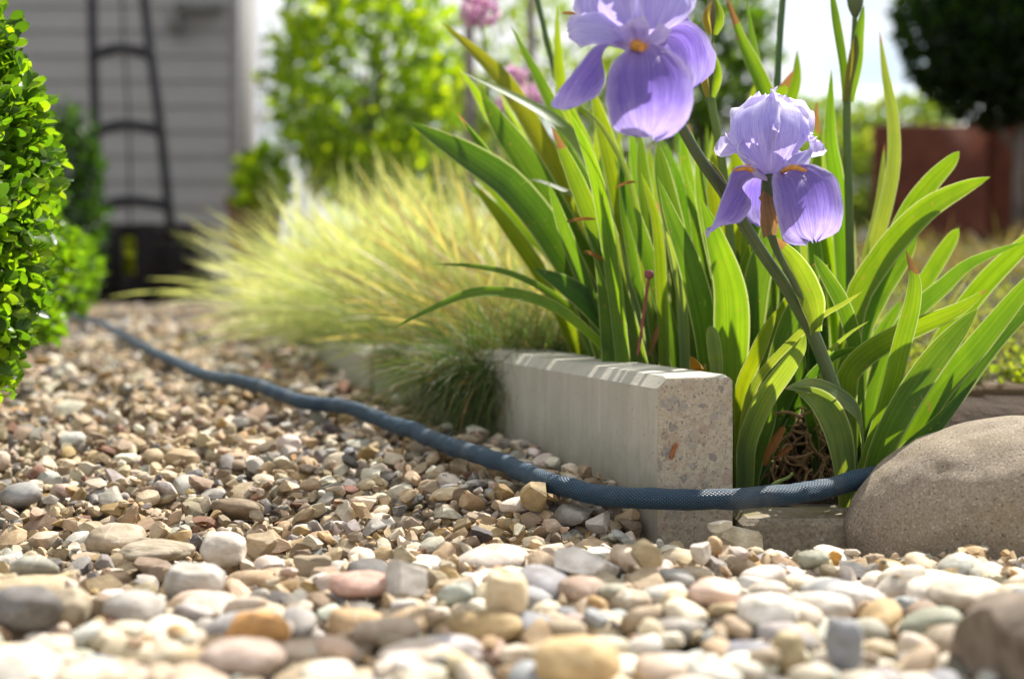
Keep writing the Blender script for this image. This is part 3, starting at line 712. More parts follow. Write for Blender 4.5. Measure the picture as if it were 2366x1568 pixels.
def leaf(parent, pts, width, color=GREEN, tw=0.0, fold=.16, prof=None, name='leaf', mat=None, ground=True, ruf=.06, Y=None):
    P = [at(*(q if len(q) == 3 else (q[0], q[1], Y))) for q in pts]
    if ground:                                           # root the leaf in the soil
        b = P[0].copy(); d = (P[0] - P[1]).normalized(); z = float(soil_z(b.x, b.y)) - .006
        if b.z > z: P.insert(0, Vector((b.x + d.x * .012, b.y + .004, z)))
        else: P[0].z = max(P[0].z, z)
    mid = P[len(P) // 2]; W = width * .5 * K * mid.y
    T = (P[-1] - P[0]).normalized(); s0 = T.cross(Vector((0, 1, 0))).normalized(); s1 = T.cross(s0).normalized()
    s = s0 * math.cos(tw) + s1 * math.sin(tw)
    pf = prof or sword(); c = vary(color)
    return ribbon(P, lambda t: W * pf(t), [s], fold, 22, name, mat or M_IRIS, parent, c, 6, ruf, random.uniform(0, 90))
def stem_tube(parent, pts, widths, color, name='stem', mat=None):
    P = spline([at(*p) for p in pts], 40); wd = spline([(w,) for w in widths], 40)
    mb = MB(); mb.tube(P, [wd[i][0] * .5 * K * P[i][1] for i in range(40)], 12)
    mb.uv = [(u, w / max(1e-6, mb.uv[-1][1])) for u, w in mb.uv]
    return mb.build(name, mat or M_STEM, parent, vary(color, .05))

# --- the flowering plant
ir1 = empty('iris_plant', at(1965, 1130, .965), 'tall iris with two open lavender flowers on a leaning stem', 'iris', 'bearded irises in the bed')
STG = (.125, .165, .085)
stem1 = stem_tube(ir1, [(1975, 1135, .965), (1945, 960, .955), (1912, 857, .945), (1880, 775, .935), (1862, 740, .93), (1812, 657, .918), (1765, 590, .906), (1722, 523, .895), (1671, 440, .873), (1618, 367, .845), (1570, 285, .81), (1520, 190, .785), (1490, 120, .775)],
          [36, 34, 32, 33, 34, 29, 28, 29, 31, 26, 25, 22, 18], STG)
leaf(ir1, [(1672, 440, .872), (1650, 398, .858), (1625, 360, .846)], 34, (.13, .13, .07), .5, .5, lambda t: .9 * (1 - t ** 2) + .05, 'bract', None, False)
leaf(ir1, [(1884, 768, .928), (1880, 715, .918), (1858, 655, .910), (1820, 590, .902), (1762, 532, .897)], 64, (.12, .19, .055), .12, .32, lambda t: (.5 + .5 * sst(0, .35, t)) * max(.02, 1 - max(0, (t - .5) / .5) ** 1.6), 'bract', None, False)
stem_tube(ir1, [(1868, 735, .932), (1838, 660, .905), (1800, 590, .885), (1783, 545, .873), (1777, 515, .868)], [16, 16, 17, 20, 22], STG, 'branch')

def petal(parent, name, cl, width, sides, prof, cup, ruf, fr, mat, seed, skew=0.0, roll=0.0, N=26, M=22):
    cl = spline(cl, N + 1); sd = spline(sides, N + 1) if len(sides) > 1 else [sides[0]] * (N + 1); v, uv = [], []
    for i, p in enumerate(cl):
        p = Vector(p); T = (Vector(cl[min(i + 1, N)]) - Vector(cl[max(i - 1, 0)])).normalized(); t = i / N
        s = Vector(sd[i]); s = (s - T * s.dot(T)).normalized(); n = T.cross(s); w = width * prof(t)
        for k in range(M + 1):
            a = k / M * 2 - 1
            e = abs(a) ** 2.2 * sst(.15, .6, t) + sst(.8, 1, t) * .8
            rf = ruf * width * e * (math.sin(a * fr + t * fr * 1.9 * (1 if a > 0 else -1) + seed) * .6 + .9 * mnoise.noise(Vector((a * 3.1, t * 5.2, seed))) + .45 * mnoise.noise(Vector((a * 8, t * 12, seed + 4))))
            body = (.022 * mnoise.noise(Vector((a * 15 + t * 3, t * 4.5, seed + 60))) + .07 * mnoise.noise(Vector((a * 2.2, t * 3, seed + 20))) + .045 * mnoise.noise(Vector((a * 6.5, t * 2.2, seed + 40)))) * width * sst(.1, .4, t)
            inw = 1 + .05 * mnoise.noise(Vector((t * 12, seed, a * .5))) * e
            cu = cup * w * (a * a) + roll * w * abs(a) ** 3
            v.append(p + s * (a * w * inw) + n * (cu + rf + body) + T * (skew * w * a + .10 * width * mnoise.noise(Vector((a * 5.5, seed * 1.7, 1))) * sst(.75, 1, t)))
            uv.append(((a + 1) / 2, t))
    m = M + 1
    f = [(i * m + k, i * m + k + 1, (i + 1) * m + k + 1, (i + 1) * m + k) for i in range(N) for k in range(M)]
    return obj(name, v, f, mat, parent, uvs=uv)
def pf_fall(t): return (.16 + .14 * sst(0, .25, t) + .70 * sst(.22, .62, t)) * (1 if t < .72 else math.sqrt(max(.02, 1 - ((t - .72) / .285) ** 2)))
def pf_stand(t): return (.16 + .84 * sst(.02, .5, t)) * (1 if t < .7 else math.sqrt(max(.10, 1 - ((t - .7) / .31) ** 2)))
def pf_style(t): return .5 + .5 * sst(0, .7, t)
def beard(parent, pts, width):
    P = spline([at(*q) for q in pts], 12); mb = MB()
    mb.tube(P, [width * K * .85 * (.35 + .65 * math.sin(math.pi * min(1, .15 + .8 * i / 11))) for i in range(12)], 8)
    for _ in range(150):
        i = random.randrange(12); p = Vector(P[i]); d = Vector((random.uniform(-1, 1), random.uniform(-1, 0.3), random.uniform(-.1, 1))).normalized()
        l = width * K * random.uniform(.7, 1.6) * .9; q = p + d * l * .5
        a = d.cross(Vector((.3, .5, .8))).normalized() * l * .07
        mb.add([q - a, q + a, q + d * l * .7], [(0, 1, 2)])
    return mb.build('beard', M_BEARD, parent)
X, Yv, Zv = Vector((1, 0, 0)), Vector((0, 1, 0)), Vector((0, 0, 1))
# flower right (sharp)
f2 = MB(); P2 = spline([at(1776, 518, .868), at(1778, 480, .866), at(1780, 440, .866), at(1778, 405, .867)], 16)
f2.tube(P2, [.0032 + .0020 * math.sin(i / 15 * 3.0) + .0012 * (i / 15) for i in range(16)], 12)
flo2 = f2.build('flower', M_STEM, ir1, (.13, .15, .045))
w_ = K * .866
def A(*q): return at(*q)
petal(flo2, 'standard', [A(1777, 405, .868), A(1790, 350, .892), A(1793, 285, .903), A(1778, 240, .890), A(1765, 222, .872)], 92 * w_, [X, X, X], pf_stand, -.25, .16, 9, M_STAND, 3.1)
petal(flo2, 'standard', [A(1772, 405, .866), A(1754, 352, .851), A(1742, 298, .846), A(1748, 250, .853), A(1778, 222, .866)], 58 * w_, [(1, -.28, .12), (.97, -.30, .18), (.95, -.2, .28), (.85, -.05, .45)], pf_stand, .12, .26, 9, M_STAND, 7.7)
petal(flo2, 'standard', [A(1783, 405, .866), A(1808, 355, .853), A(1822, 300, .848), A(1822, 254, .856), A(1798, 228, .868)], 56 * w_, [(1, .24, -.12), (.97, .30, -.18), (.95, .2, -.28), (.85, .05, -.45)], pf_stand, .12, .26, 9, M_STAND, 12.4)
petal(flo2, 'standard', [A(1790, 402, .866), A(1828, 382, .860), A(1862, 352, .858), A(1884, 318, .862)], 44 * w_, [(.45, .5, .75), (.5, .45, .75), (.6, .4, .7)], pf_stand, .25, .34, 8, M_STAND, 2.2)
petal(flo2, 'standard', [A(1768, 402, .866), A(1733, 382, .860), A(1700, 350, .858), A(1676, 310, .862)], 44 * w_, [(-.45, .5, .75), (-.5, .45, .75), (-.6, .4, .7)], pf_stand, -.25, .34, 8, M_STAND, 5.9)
petal(flo2, 'fall', [A(1772, 412, .866), A(1742, 398, .858), A(1710, 408, .850), A(1688, 448, .843), A(1662, 500, .842), A(1634, 536, .848)], 62 * w_, [(.25, .8, -.3), (.3, .75, -.3), (.52, .62, .35), (.62, .5, .45), (.6, .45, .5)], pf_fall, .38, .08, 6, M_FALL, 1.0)
petal(flo2, 'fall', [A(1784, 412, .866), A(1805, 398, .860), A(1832, 402, .850), A(1856, 440, .840), A(1868, 500, .838), A(1878, 556, .848)], 80 * w_, [(.6, .5, .5), (.75, .4, .4), (.9, .25, .25), (.97, .15, .12), (1, .1, -.05)], pf_fall, .24, .10, 7, M_FALL, 21.3)
petal(flo2, 'fall', [A(1778, 415, .870), A(1774, 405, .884), A(1766, 428, .898), A(1760, 475, .905), A(1760, 522, .902)], 56 * w_, [X, X, X], pf_fall, -.2, .10, 7, M_FALL, 33.0)
petal(flo2, 'style_arm', [A(1773, 412, .862), A(1752, 398, .853), A(1740, 375, .849)], 15 * w_, [(.3, .7, .3)], pf_style, .4, .1, 6, M_STYLE, 3.)
petal(flo2, 'style_arm', [A(1785, 412, .862), A(1806, 394, .855), A(1818, 372, .851)], 15 * w_, [(.3, -.7, .3)], pf_style, .4, .1, 6, M_STYLE, 8.)
beard(flo2, [(1748, 400, .854), (1722, 388, .845), (1692, 394, .840)], 6.6)
beard(flo2, [(1806, 398, .853), (1832, 387, .845), (1862, 395, .839)], 6.6)
leaf(flo2, [(1776, 545, .866), (1774, 512, .860), (1770, 480, .858), (1765, 440, .862)], 46, (.42, .25, .13), .2, .7, lambda t: .55 + .45 * math.sin(math.pi * min(1, t * 1.1 + .1)) if t < .8 else max(.05, .9 * (1 - (t - .8) / .2)), 'spathe', M_PAPER, False, .4)
# flower left (nearer, blurred)
f1 = MB(); P1 = spline([at(1500, 145, .775), at(1488, 120, .772), at(1480, 95, .770)], 12); f1.tube(P1, [.0042] * 12, 12)
flo1 = f1.build('flower', M_STEM, ir1, (.12, .15, .05)); w1 = K * .755
petal(flo1, 'fall', [A(1480, 112, .765), A(1485, 106, .752), A(1494, 130, .738), A(1500, 190, .730), A(1500, 255, .732), A(1497, 318, .742)], 98 * w1, [(1, .05, .05), (1, 0, 0), (1, .1, -.05)], pf_fall, .16, .07, 6, M_FALL, 4.0)
petal(flo1, 'fall', [A(1465, 108, .765), A(1430, 98, .752), A(1392, 116, .744), A(1352, 165, .740), A(1318, 215, .742), A(1300, 252, .748)], 66 * w1, [(.3, .75, .35), (.4, .65, .35), (.55, .5, .42), (.72, .4, .40), (.85, .3, .25)], pf_fall, .3, .08, 6, M_FALL, 14.0)
petal(flo1, 'fall', [A(1497, 108, .768), A(1530, 90, .775), A(1562, 102, .780), A(1580, 150, .784), A(1588, 208, .788)], 78 * w1, [(.8, .5, .2), (.9, .4, .2), (.95, .3, .1)], pf_fall, .2, .10, 7, M_FALL, 9.0)
petal(flo1, 'fall', [A(1505, 92, .775), A(1540, 72, .79), A(1568, 60, .80), A(1592, 44, .806)], 34 * w1, [(.3, .3, .9), (.35, .3, .85)], pf_fall, .3, .1, 6, M_FALL, 19.0)
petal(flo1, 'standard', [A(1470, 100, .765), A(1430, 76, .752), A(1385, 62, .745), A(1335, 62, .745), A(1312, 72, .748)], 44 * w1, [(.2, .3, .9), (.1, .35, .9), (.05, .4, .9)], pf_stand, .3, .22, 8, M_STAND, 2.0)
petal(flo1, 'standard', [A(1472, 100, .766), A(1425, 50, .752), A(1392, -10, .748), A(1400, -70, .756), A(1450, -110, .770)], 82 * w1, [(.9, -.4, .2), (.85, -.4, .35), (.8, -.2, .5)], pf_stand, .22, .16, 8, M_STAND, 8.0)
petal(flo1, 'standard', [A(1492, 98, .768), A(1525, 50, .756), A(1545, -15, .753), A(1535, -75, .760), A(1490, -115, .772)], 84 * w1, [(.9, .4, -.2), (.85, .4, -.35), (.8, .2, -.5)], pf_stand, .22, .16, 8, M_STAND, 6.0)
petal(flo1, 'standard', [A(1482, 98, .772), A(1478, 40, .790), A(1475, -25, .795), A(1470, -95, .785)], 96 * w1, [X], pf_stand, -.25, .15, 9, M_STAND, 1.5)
petal(flo1, 'style_arm', [A(1472, 104, .758), A(1452, 82, .748), A(1440, 58, .745)], 24 * w1, [(.8, -.4, .3)], pf_style, .4, .14, 6, M_STYLE, 3.)
petal(flo1, 'style_arm', [A(1486, 104, .758), A(1480, 72, .746), A(1472, 42, .744)], 24 * w1, [(1, .1, .0)], pf_style, .4, .14, 6, M_STYLE, 5.)
petal(flo1, 'style_arm', [A(1492, 104, .758), A(1516, 84, .752), A(1534, 58, .750)], 22 * w1, [(.6, -.5, -.5)], pf_style, .4, .14, 6, M_STYLE, 8.)
beard(flo1, [(1462, 110, .742), (1474, 107, .738), (1486, 116, .735)], 11)
leaf(flo1, [(1512, 190, .786), (1500, 150, .782), (1488, 122, .779)], 40, (.3, .2, .1), .2, .7, lambda t: .9 * math.sin(math.pi * (t * .8 + .15)), 'spathe', M_PAPER, False, .3)

# --- right hand fan (sharp, splaying right)
ir2 = empty('iris_plant', at(2000, 1150, .955), 'splaying iris fan between the block and the boulder, leaves leaning right', 'iris', 'bearded irises in the bed')
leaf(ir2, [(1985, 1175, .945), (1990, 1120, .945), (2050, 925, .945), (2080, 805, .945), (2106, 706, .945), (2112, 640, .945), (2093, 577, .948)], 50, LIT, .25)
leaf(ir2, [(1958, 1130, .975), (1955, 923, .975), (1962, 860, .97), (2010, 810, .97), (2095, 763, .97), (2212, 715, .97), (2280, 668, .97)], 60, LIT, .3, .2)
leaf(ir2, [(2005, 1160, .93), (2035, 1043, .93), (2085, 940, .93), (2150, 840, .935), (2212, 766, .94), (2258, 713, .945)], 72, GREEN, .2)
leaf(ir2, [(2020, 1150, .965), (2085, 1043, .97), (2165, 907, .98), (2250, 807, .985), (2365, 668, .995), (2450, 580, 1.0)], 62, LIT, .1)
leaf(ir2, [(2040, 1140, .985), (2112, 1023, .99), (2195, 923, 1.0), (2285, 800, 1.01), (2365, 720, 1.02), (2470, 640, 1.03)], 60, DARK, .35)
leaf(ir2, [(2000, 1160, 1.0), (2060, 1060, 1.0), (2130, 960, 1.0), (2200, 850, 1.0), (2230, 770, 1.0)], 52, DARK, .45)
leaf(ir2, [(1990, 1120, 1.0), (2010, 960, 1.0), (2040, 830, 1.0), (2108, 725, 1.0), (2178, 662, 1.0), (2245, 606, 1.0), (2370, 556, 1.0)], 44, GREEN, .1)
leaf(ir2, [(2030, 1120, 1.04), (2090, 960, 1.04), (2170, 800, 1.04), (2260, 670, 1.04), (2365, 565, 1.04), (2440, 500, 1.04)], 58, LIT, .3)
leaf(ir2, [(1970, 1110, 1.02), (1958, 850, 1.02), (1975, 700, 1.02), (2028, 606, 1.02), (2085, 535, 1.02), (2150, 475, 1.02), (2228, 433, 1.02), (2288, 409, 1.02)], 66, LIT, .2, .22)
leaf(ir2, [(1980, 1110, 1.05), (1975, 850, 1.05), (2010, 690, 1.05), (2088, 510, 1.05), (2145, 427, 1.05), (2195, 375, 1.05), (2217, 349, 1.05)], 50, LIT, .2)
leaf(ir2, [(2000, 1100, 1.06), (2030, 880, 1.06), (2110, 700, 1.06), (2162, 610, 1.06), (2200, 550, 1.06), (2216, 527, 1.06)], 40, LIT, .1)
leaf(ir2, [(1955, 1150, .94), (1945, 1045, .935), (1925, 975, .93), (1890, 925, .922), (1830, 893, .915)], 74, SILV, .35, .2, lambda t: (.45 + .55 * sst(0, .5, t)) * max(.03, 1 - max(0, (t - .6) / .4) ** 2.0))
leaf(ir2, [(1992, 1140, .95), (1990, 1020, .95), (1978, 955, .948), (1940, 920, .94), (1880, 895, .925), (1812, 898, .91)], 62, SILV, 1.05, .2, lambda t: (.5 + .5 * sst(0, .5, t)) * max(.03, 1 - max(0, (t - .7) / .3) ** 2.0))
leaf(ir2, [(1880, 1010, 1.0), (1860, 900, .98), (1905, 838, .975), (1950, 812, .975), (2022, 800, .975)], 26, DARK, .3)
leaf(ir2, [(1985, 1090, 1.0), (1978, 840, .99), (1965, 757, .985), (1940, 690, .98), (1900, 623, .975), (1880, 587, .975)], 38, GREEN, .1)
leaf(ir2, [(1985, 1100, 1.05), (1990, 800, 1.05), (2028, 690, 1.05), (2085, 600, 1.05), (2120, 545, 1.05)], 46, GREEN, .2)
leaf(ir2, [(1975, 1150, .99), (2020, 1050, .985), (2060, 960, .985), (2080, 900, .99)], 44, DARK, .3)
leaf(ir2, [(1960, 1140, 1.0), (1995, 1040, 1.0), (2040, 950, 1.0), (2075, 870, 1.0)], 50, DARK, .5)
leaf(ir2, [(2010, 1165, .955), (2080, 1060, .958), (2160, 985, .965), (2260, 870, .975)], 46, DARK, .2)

# --- leaves just right of the block
ir3 = empty('iris_plant', at(1750, 1080, .975), 'short iris shoot pressed against the right side of the concrete block', 'iris', 'bearded irises in the bed')
leaf(ir3, [(1712, 1085, .965), (1716, 1000, .96), (1735, 905, .955), (1778, 840, .95), (1878, 742, .93), (1945, 703, .92), (1993, 673, .915)], 30, SILV, .6)
leaf(ir3, [(1722, 1100, .965), (1726, 1020, .96), (1765, 923, .95), (1811, 857, .945), (1845, 807, .94), (1861, 771, .94)], 52, SILV, .2)
leaf(ir3, [(1712, 1000, .99), (1714, 900, .985), (1745, 823, .98), (1771, 763, .98), (1794, 716, .98)], 38, YEL, .2)
leaf(ir3, [(1740, 1105, .985), (1768, 1043, .985), (1800, 957, .985), (1845, 860, .985), (1850, 790, .985)], 48, DARK, .3)
leaf(ir3, [(1755, 1100, 1.0), (1770, 950, 1.0), (1820, 760, 1.0), (1870, 660, 1.0), (1888, 600, 1.0)], 56, GREEN, .2)
leaf(ir3, [(1750, 1100, 1.0), (1800, 1010, .99), (1842, 930, .985), (1862, 850, .985)], 36, DARK, .4)
leaf(ir3, [(1890, 950, 1.0), (1900, 850, .98), (1915, 813, .97), (1962, 770, .96), (2008, 741, .955)], 13, SILV, .3)
leaf(ir3, [(1735, 1100, .975), (1748, 1040, .972), (1772, 975, .97), (1795, 930, .97)], 46, GREEN, .1)

# --- plant behind the block, broad lit leaves
ir4 = empty('iris_plant', at(1650, 850, 1.02), 'upright iris fan with broad sunlit leaves right behind the block top', 'iris', 'bearded irises in the bed')
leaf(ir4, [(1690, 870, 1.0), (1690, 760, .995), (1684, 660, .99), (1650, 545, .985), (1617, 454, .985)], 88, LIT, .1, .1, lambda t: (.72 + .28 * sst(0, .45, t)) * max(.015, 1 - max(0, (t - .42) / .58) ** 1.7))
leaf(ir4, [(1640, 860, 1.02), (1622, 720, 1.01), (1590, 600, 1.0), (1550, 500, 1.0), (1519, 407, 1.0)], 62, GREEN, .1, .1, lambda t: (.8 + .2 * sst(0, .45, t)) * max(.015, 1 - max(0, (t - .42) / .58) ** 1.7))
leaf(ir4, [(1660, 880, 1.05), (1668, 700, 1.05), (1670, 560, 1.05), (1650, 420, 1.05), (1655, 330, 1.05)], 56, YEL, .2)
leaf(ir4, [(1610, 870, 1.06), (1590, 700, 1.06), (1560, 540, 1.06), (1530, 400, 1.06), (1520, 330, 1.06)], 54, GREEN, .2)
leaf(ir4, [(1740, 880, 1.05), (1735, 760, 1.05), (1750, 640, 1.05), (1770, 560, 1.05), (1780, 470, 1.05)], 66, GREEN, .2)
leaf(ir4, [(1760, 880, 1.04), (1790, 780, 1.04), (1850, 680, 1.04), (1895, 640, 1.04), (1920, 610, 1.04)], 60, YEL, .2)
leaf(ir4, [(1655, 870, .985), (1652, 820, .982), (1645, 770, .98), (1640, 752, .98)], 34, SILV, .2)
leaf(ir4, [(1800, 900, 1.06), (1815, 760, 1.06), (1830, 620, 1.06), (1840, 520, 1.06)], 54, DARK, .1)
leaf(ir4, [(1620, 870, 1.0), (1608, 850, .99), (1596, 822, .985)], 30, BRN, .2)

# --- stems with buds behind
ir5 = empty('iris_plant', at(1960, 900, 1.1), 'iris in bud on a tall stem right of the sharp flower', 'iris', 'bearded irises in the bed')
stem_tube(ir5, [(1970, 930, 1.08), (1966, 700, 1.07), (1962, 480, 1.06), (1957, 250, 1.05), (1970, 120, 1.05), (1976, 20, 1.05), (1976, -60, 1.05)], [24, 22, 20, 18, 12, 12, 12], (.115, .18, .06))
leaf(ir5, [(1955, 245, 1.05), (1948, 150, 1.05), (1932, 50, 1.05), (1918, -40, 1.05)], 22, GREEN, .2, ground=False, name='bract')
leaf(ir5, [(1963, 235, 1.048), (1980, 150, 1.046), (1984, 80, 1.046), (1996, 12, 1.046)], 26, GREEN, .3, .4, ground=False, name='bract')
leaf(ir5, [(1952, 235, 1.045), (1960, 180, 1.043), (1972, 120, 1.043), (1978, 80, 1.045)], 26, (.16, .15, .08), .3, .6, ground=False, name='bract')
mb = MB(); mb.tube(spline([at(1976, 40, 1.05), at(1976, 0, 1.05), at(1974, -60, 1.05)], 14), [.002 + .0042 * math.sin(i / 13 * 2.9) for i in range(14)], 12); mb.build('bud', M_STEM, ir5, (.14, .17, .07))
leaf(ir5, [(1975, 940, 1.09), (1955, 700, 1.08), (1935, 450, 1.07), (1918, 320, 1.06), (1921, 160, 1.06)], 42, GREEN, .15)
leaf(ir5, [(1945, 940, 1.12), (1930, 700, 1.11), (1895, 480, 1.1), (1885, 330, 1.1), (1887, 232, 1.1)], 36, LIT, .1)
leaf(ir5, [(1940, 930, 1.12), (1915, 640, 1.11), (1900, 420, 1.11), (1905, 330, 1.11), (1914, 260, 1.11)], 30, LIT, .2)
leaf(ir5, [(2000, 930, 1.1), (1996, 760, 1.1), (2010, 620, 1.1), (2045, 480, 1.1), (2064, 380, 1.1), (2062, 270, 1.1), (2045, 170, 1.1), (2032, 72, 1.1)], 34, SILV, .1)
leaf(ir5, [(1985, 930, 1.12), (1985, 760, 1.12), (2000, 620, 1.12), (2030, 480, 1.12), (2044, 330, 1.12)], 34, SILV, .3)
ir6 = empty('iris_plant', at(1690, 850, 1.1), 'iris with two green buds stacked on an upright stem', 'iris', 'bearded irises in the bed')
stem_tube(ir6, [(1700, 870, 1.06), (1690, 600, 1.05), (1676, 430, 1.04), (1655, 300, 1.03), (1643, 225, 1.03), (1643, 130, 1.03), (1648, 80, 1.03), (1648, 20, 1.03)], [24, 22, 20, 19, 20, 10, 8, 8], (.13, .20, .05))
for (x, y0, y1, wd, c) in ((1641, 222, 100, 40, (.17, .21, .06)), (1646, 78, -20, 34, (.20, .17, .10))):
    mb = MB(); mb.tube(spline([at(x, y0, 1.03), at(x - 1, (y0 + y1) / 2, 1.03), at(x + 2, y1, 1.03)], 16), [(.25 + .75 * math.sin(math.pi * (.08 + .86 * i / 15))) * wd * .42 * K * 1.03 for i in range(16)], 12)
    mb.build('bud', M_STEM, ir6, c)
    leaf(ir6, [(x + 6, y0 + 3, 1.022), (x + 16, (y0 + y1) / 2 + 10, 1.018), (x + 4, y1 + 8, 1.022)], 22, LIT, .3, .5, lambda t: math.sin(math.pi * (.15 + .84 * t)), 'bract', None, False)
    leaf(ir6, [(x - 6, y0 + 3, 1.022), (x - 14, (y0 + y1) / 2 + 10, 1.018), (x - 1, y1 + 22, 1.022)], 18, (.24, .18, .09), -.3, .5, lambda t: math.sin(math.pi * (.15 + .84 * t)), 'bract', None, False)
leaf(ir6, [(1720, 870, 1.12), (1712, 700, 1.12), (1700, 500, 1.12), (1690, 400, 1.12)], 48, YEL, .2)
leaf(ir6, [(1790, 880, 1.1), (1800, 600, 1.1), (1800, 330, 1.1), (1770, 225, 1.1), (1738, 150, 1.1), (1711, 90, 1.1), (1675, -20, 1.1)], 52, LIT, .5, .3)
leaf(ir6, [(1780, 870, 1.12), (1785, 500, 1.12), (1770, 260, 1.12), (1742, 110, 1.12), (1722, -10, 1.12)], 22, GREEN, .2)
stem_tube(ir6, [(1790, 880, 1.1), (1795, 600, 1.1), (1794, 300, 1.1), (1800, 120, 1.1), (1812, -40, 1.1)], [20, 18, 17, 15, 14], (.09, .17, .06))
leaf(ir6, [(1830, 870, 1.13), (1835, 500, 1.13), (1815, 280, 1.13), (1838, 190, 1.13), (1842, 116, 1.13)], 38, LIT, .3)
leaf(ir6, [(1800, 870, 1.08), (1790, 500, 1.08), (1780, 270, 1.08), (1808, 210, 1.08), (1836, 160, 1.08)], 34, LIT, .2)
leaf(ir6, [(1730, 870, 1.14), (1715, 500, 1.14), (1700, 330, 1.14), (1730, 250, 1.14), (1745, 190, 1.14)], 30, YEL, .2)

# --- left and back fans (softly blurred)
ir7 = empty('iris_plant', at(1420, 830, 1.12), 'iris clump arching left over the grass tufts with a drooping tip', 'iris', 'bearded irises in the bed')
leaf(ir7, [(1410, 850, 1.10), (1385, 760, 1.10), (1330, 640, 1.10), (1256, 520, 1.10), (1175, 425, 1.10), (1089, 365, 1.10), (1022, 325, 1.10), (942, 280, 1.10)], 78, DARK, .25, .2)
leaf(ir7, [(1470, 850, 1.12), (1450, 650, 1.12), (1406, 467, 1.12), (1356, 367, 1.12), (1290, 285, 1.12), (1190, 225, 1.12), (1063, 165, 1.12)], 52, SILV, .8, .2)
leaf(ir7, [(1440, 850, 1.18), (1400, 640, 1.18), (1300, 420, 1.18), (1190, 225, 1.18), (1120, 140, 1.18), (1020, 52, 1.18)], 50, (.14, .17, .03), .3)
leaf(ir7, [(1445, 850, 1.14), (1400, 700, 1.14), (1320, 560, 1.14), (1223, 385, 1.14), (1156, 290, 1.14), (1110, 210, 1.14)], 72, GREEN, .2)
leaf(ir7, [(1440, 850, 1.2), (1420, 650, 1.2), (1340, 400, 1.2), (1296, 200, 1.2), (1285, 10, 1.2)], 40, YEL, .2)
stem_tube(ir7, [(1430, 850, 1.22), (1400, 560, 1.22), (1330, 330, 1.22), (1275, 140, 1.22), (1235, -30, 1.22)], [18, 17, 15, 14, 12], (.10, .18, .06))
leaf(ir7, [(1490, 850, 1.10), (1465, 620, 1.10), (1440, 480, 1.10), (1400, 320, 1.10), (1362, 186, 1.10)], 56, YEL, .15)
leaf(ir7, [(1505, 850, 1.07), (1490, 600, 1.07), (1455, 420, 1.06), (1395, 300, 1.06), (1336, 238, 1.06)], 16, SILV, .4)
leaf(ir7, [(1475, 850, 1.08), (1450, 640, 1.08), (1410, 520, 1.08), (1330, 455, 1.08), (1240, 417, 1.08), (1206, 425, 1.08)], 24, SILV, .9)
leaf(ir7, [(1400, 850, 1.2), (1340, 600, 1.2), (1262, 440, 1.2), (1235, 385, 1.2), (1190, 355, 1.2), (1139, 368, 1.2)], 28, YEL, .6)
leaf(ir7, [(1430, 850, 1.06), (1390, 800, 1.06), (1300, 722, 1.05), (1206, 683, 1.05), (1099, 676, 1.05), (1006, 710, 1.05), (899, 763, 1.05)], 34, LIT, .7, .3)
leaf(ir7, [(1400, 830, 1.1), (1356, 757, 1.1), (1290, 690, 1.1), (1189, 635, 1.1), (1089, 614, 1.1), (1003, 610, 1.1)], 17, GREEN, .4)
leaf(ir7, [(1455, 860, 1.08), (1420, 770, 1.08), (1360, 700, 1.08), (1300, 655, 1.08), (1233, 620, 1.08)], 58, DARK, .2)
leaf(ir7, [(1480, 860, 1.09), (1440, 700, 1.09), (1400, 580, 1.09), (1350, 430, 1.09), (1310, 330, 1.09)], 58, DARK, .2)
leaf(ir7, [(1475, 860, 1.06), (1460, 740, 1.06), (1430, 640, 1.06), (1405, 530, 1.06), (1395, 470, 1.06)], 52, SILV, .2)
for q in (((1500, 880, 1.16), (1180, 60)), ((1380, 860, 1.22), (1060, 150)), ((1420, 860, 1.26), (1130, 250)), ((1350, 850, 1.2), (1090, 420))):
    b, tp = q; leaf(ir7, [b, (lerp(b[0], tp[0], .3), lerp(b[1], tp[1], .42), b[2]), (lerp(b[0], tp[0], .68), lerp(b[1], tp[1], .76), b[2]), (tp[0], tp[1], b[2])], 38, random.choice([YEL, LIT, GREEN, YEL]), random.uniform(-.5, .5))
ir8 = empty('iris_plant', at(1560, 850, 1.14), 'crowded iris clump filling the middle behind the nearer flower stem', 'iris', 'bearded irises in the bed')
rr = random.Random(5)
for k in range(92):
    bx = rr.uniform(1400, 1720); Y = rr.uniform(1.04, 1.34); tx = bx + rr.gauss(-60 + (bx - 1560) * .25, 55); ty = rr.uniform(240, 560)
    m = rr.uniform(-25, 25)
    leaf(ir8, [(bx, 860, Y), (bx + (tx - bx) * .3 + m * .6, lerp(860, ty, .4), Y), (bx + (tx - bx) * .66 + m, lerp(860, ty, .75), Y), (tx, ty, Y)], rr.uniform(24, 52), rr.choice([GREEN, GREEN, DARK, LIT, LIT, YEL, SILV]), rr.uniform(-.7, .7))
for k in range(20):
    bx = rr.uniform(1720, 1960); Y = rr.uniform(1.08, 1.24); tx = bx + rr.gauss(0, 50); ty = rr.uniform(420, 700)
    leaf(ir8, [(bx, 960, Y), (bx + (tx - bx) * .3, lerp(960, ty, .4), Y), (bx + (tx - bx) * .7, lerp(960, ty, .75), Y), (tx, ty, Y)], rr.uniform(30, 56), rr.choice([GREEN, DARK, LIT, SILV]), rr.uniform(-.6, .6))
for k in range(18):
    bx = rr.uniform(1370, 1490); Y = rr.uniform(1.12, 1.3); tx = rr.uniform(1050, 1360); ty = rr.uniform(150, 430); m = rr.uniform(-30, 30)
    leaf(ir7, [(bx, 850, Y), (lerp(bx, tx, .28) + m * .5, lerp(850, ty, .42), Y), (lerp(bx, tx, .64) + m, lerp(850, ty, .76), Y), (tx, ty, Y)], rr.uniform(20, 40), rr.choice([GREEN, LIT, LIT, YEL, SILV]), rr.uniform(-.6, .6))
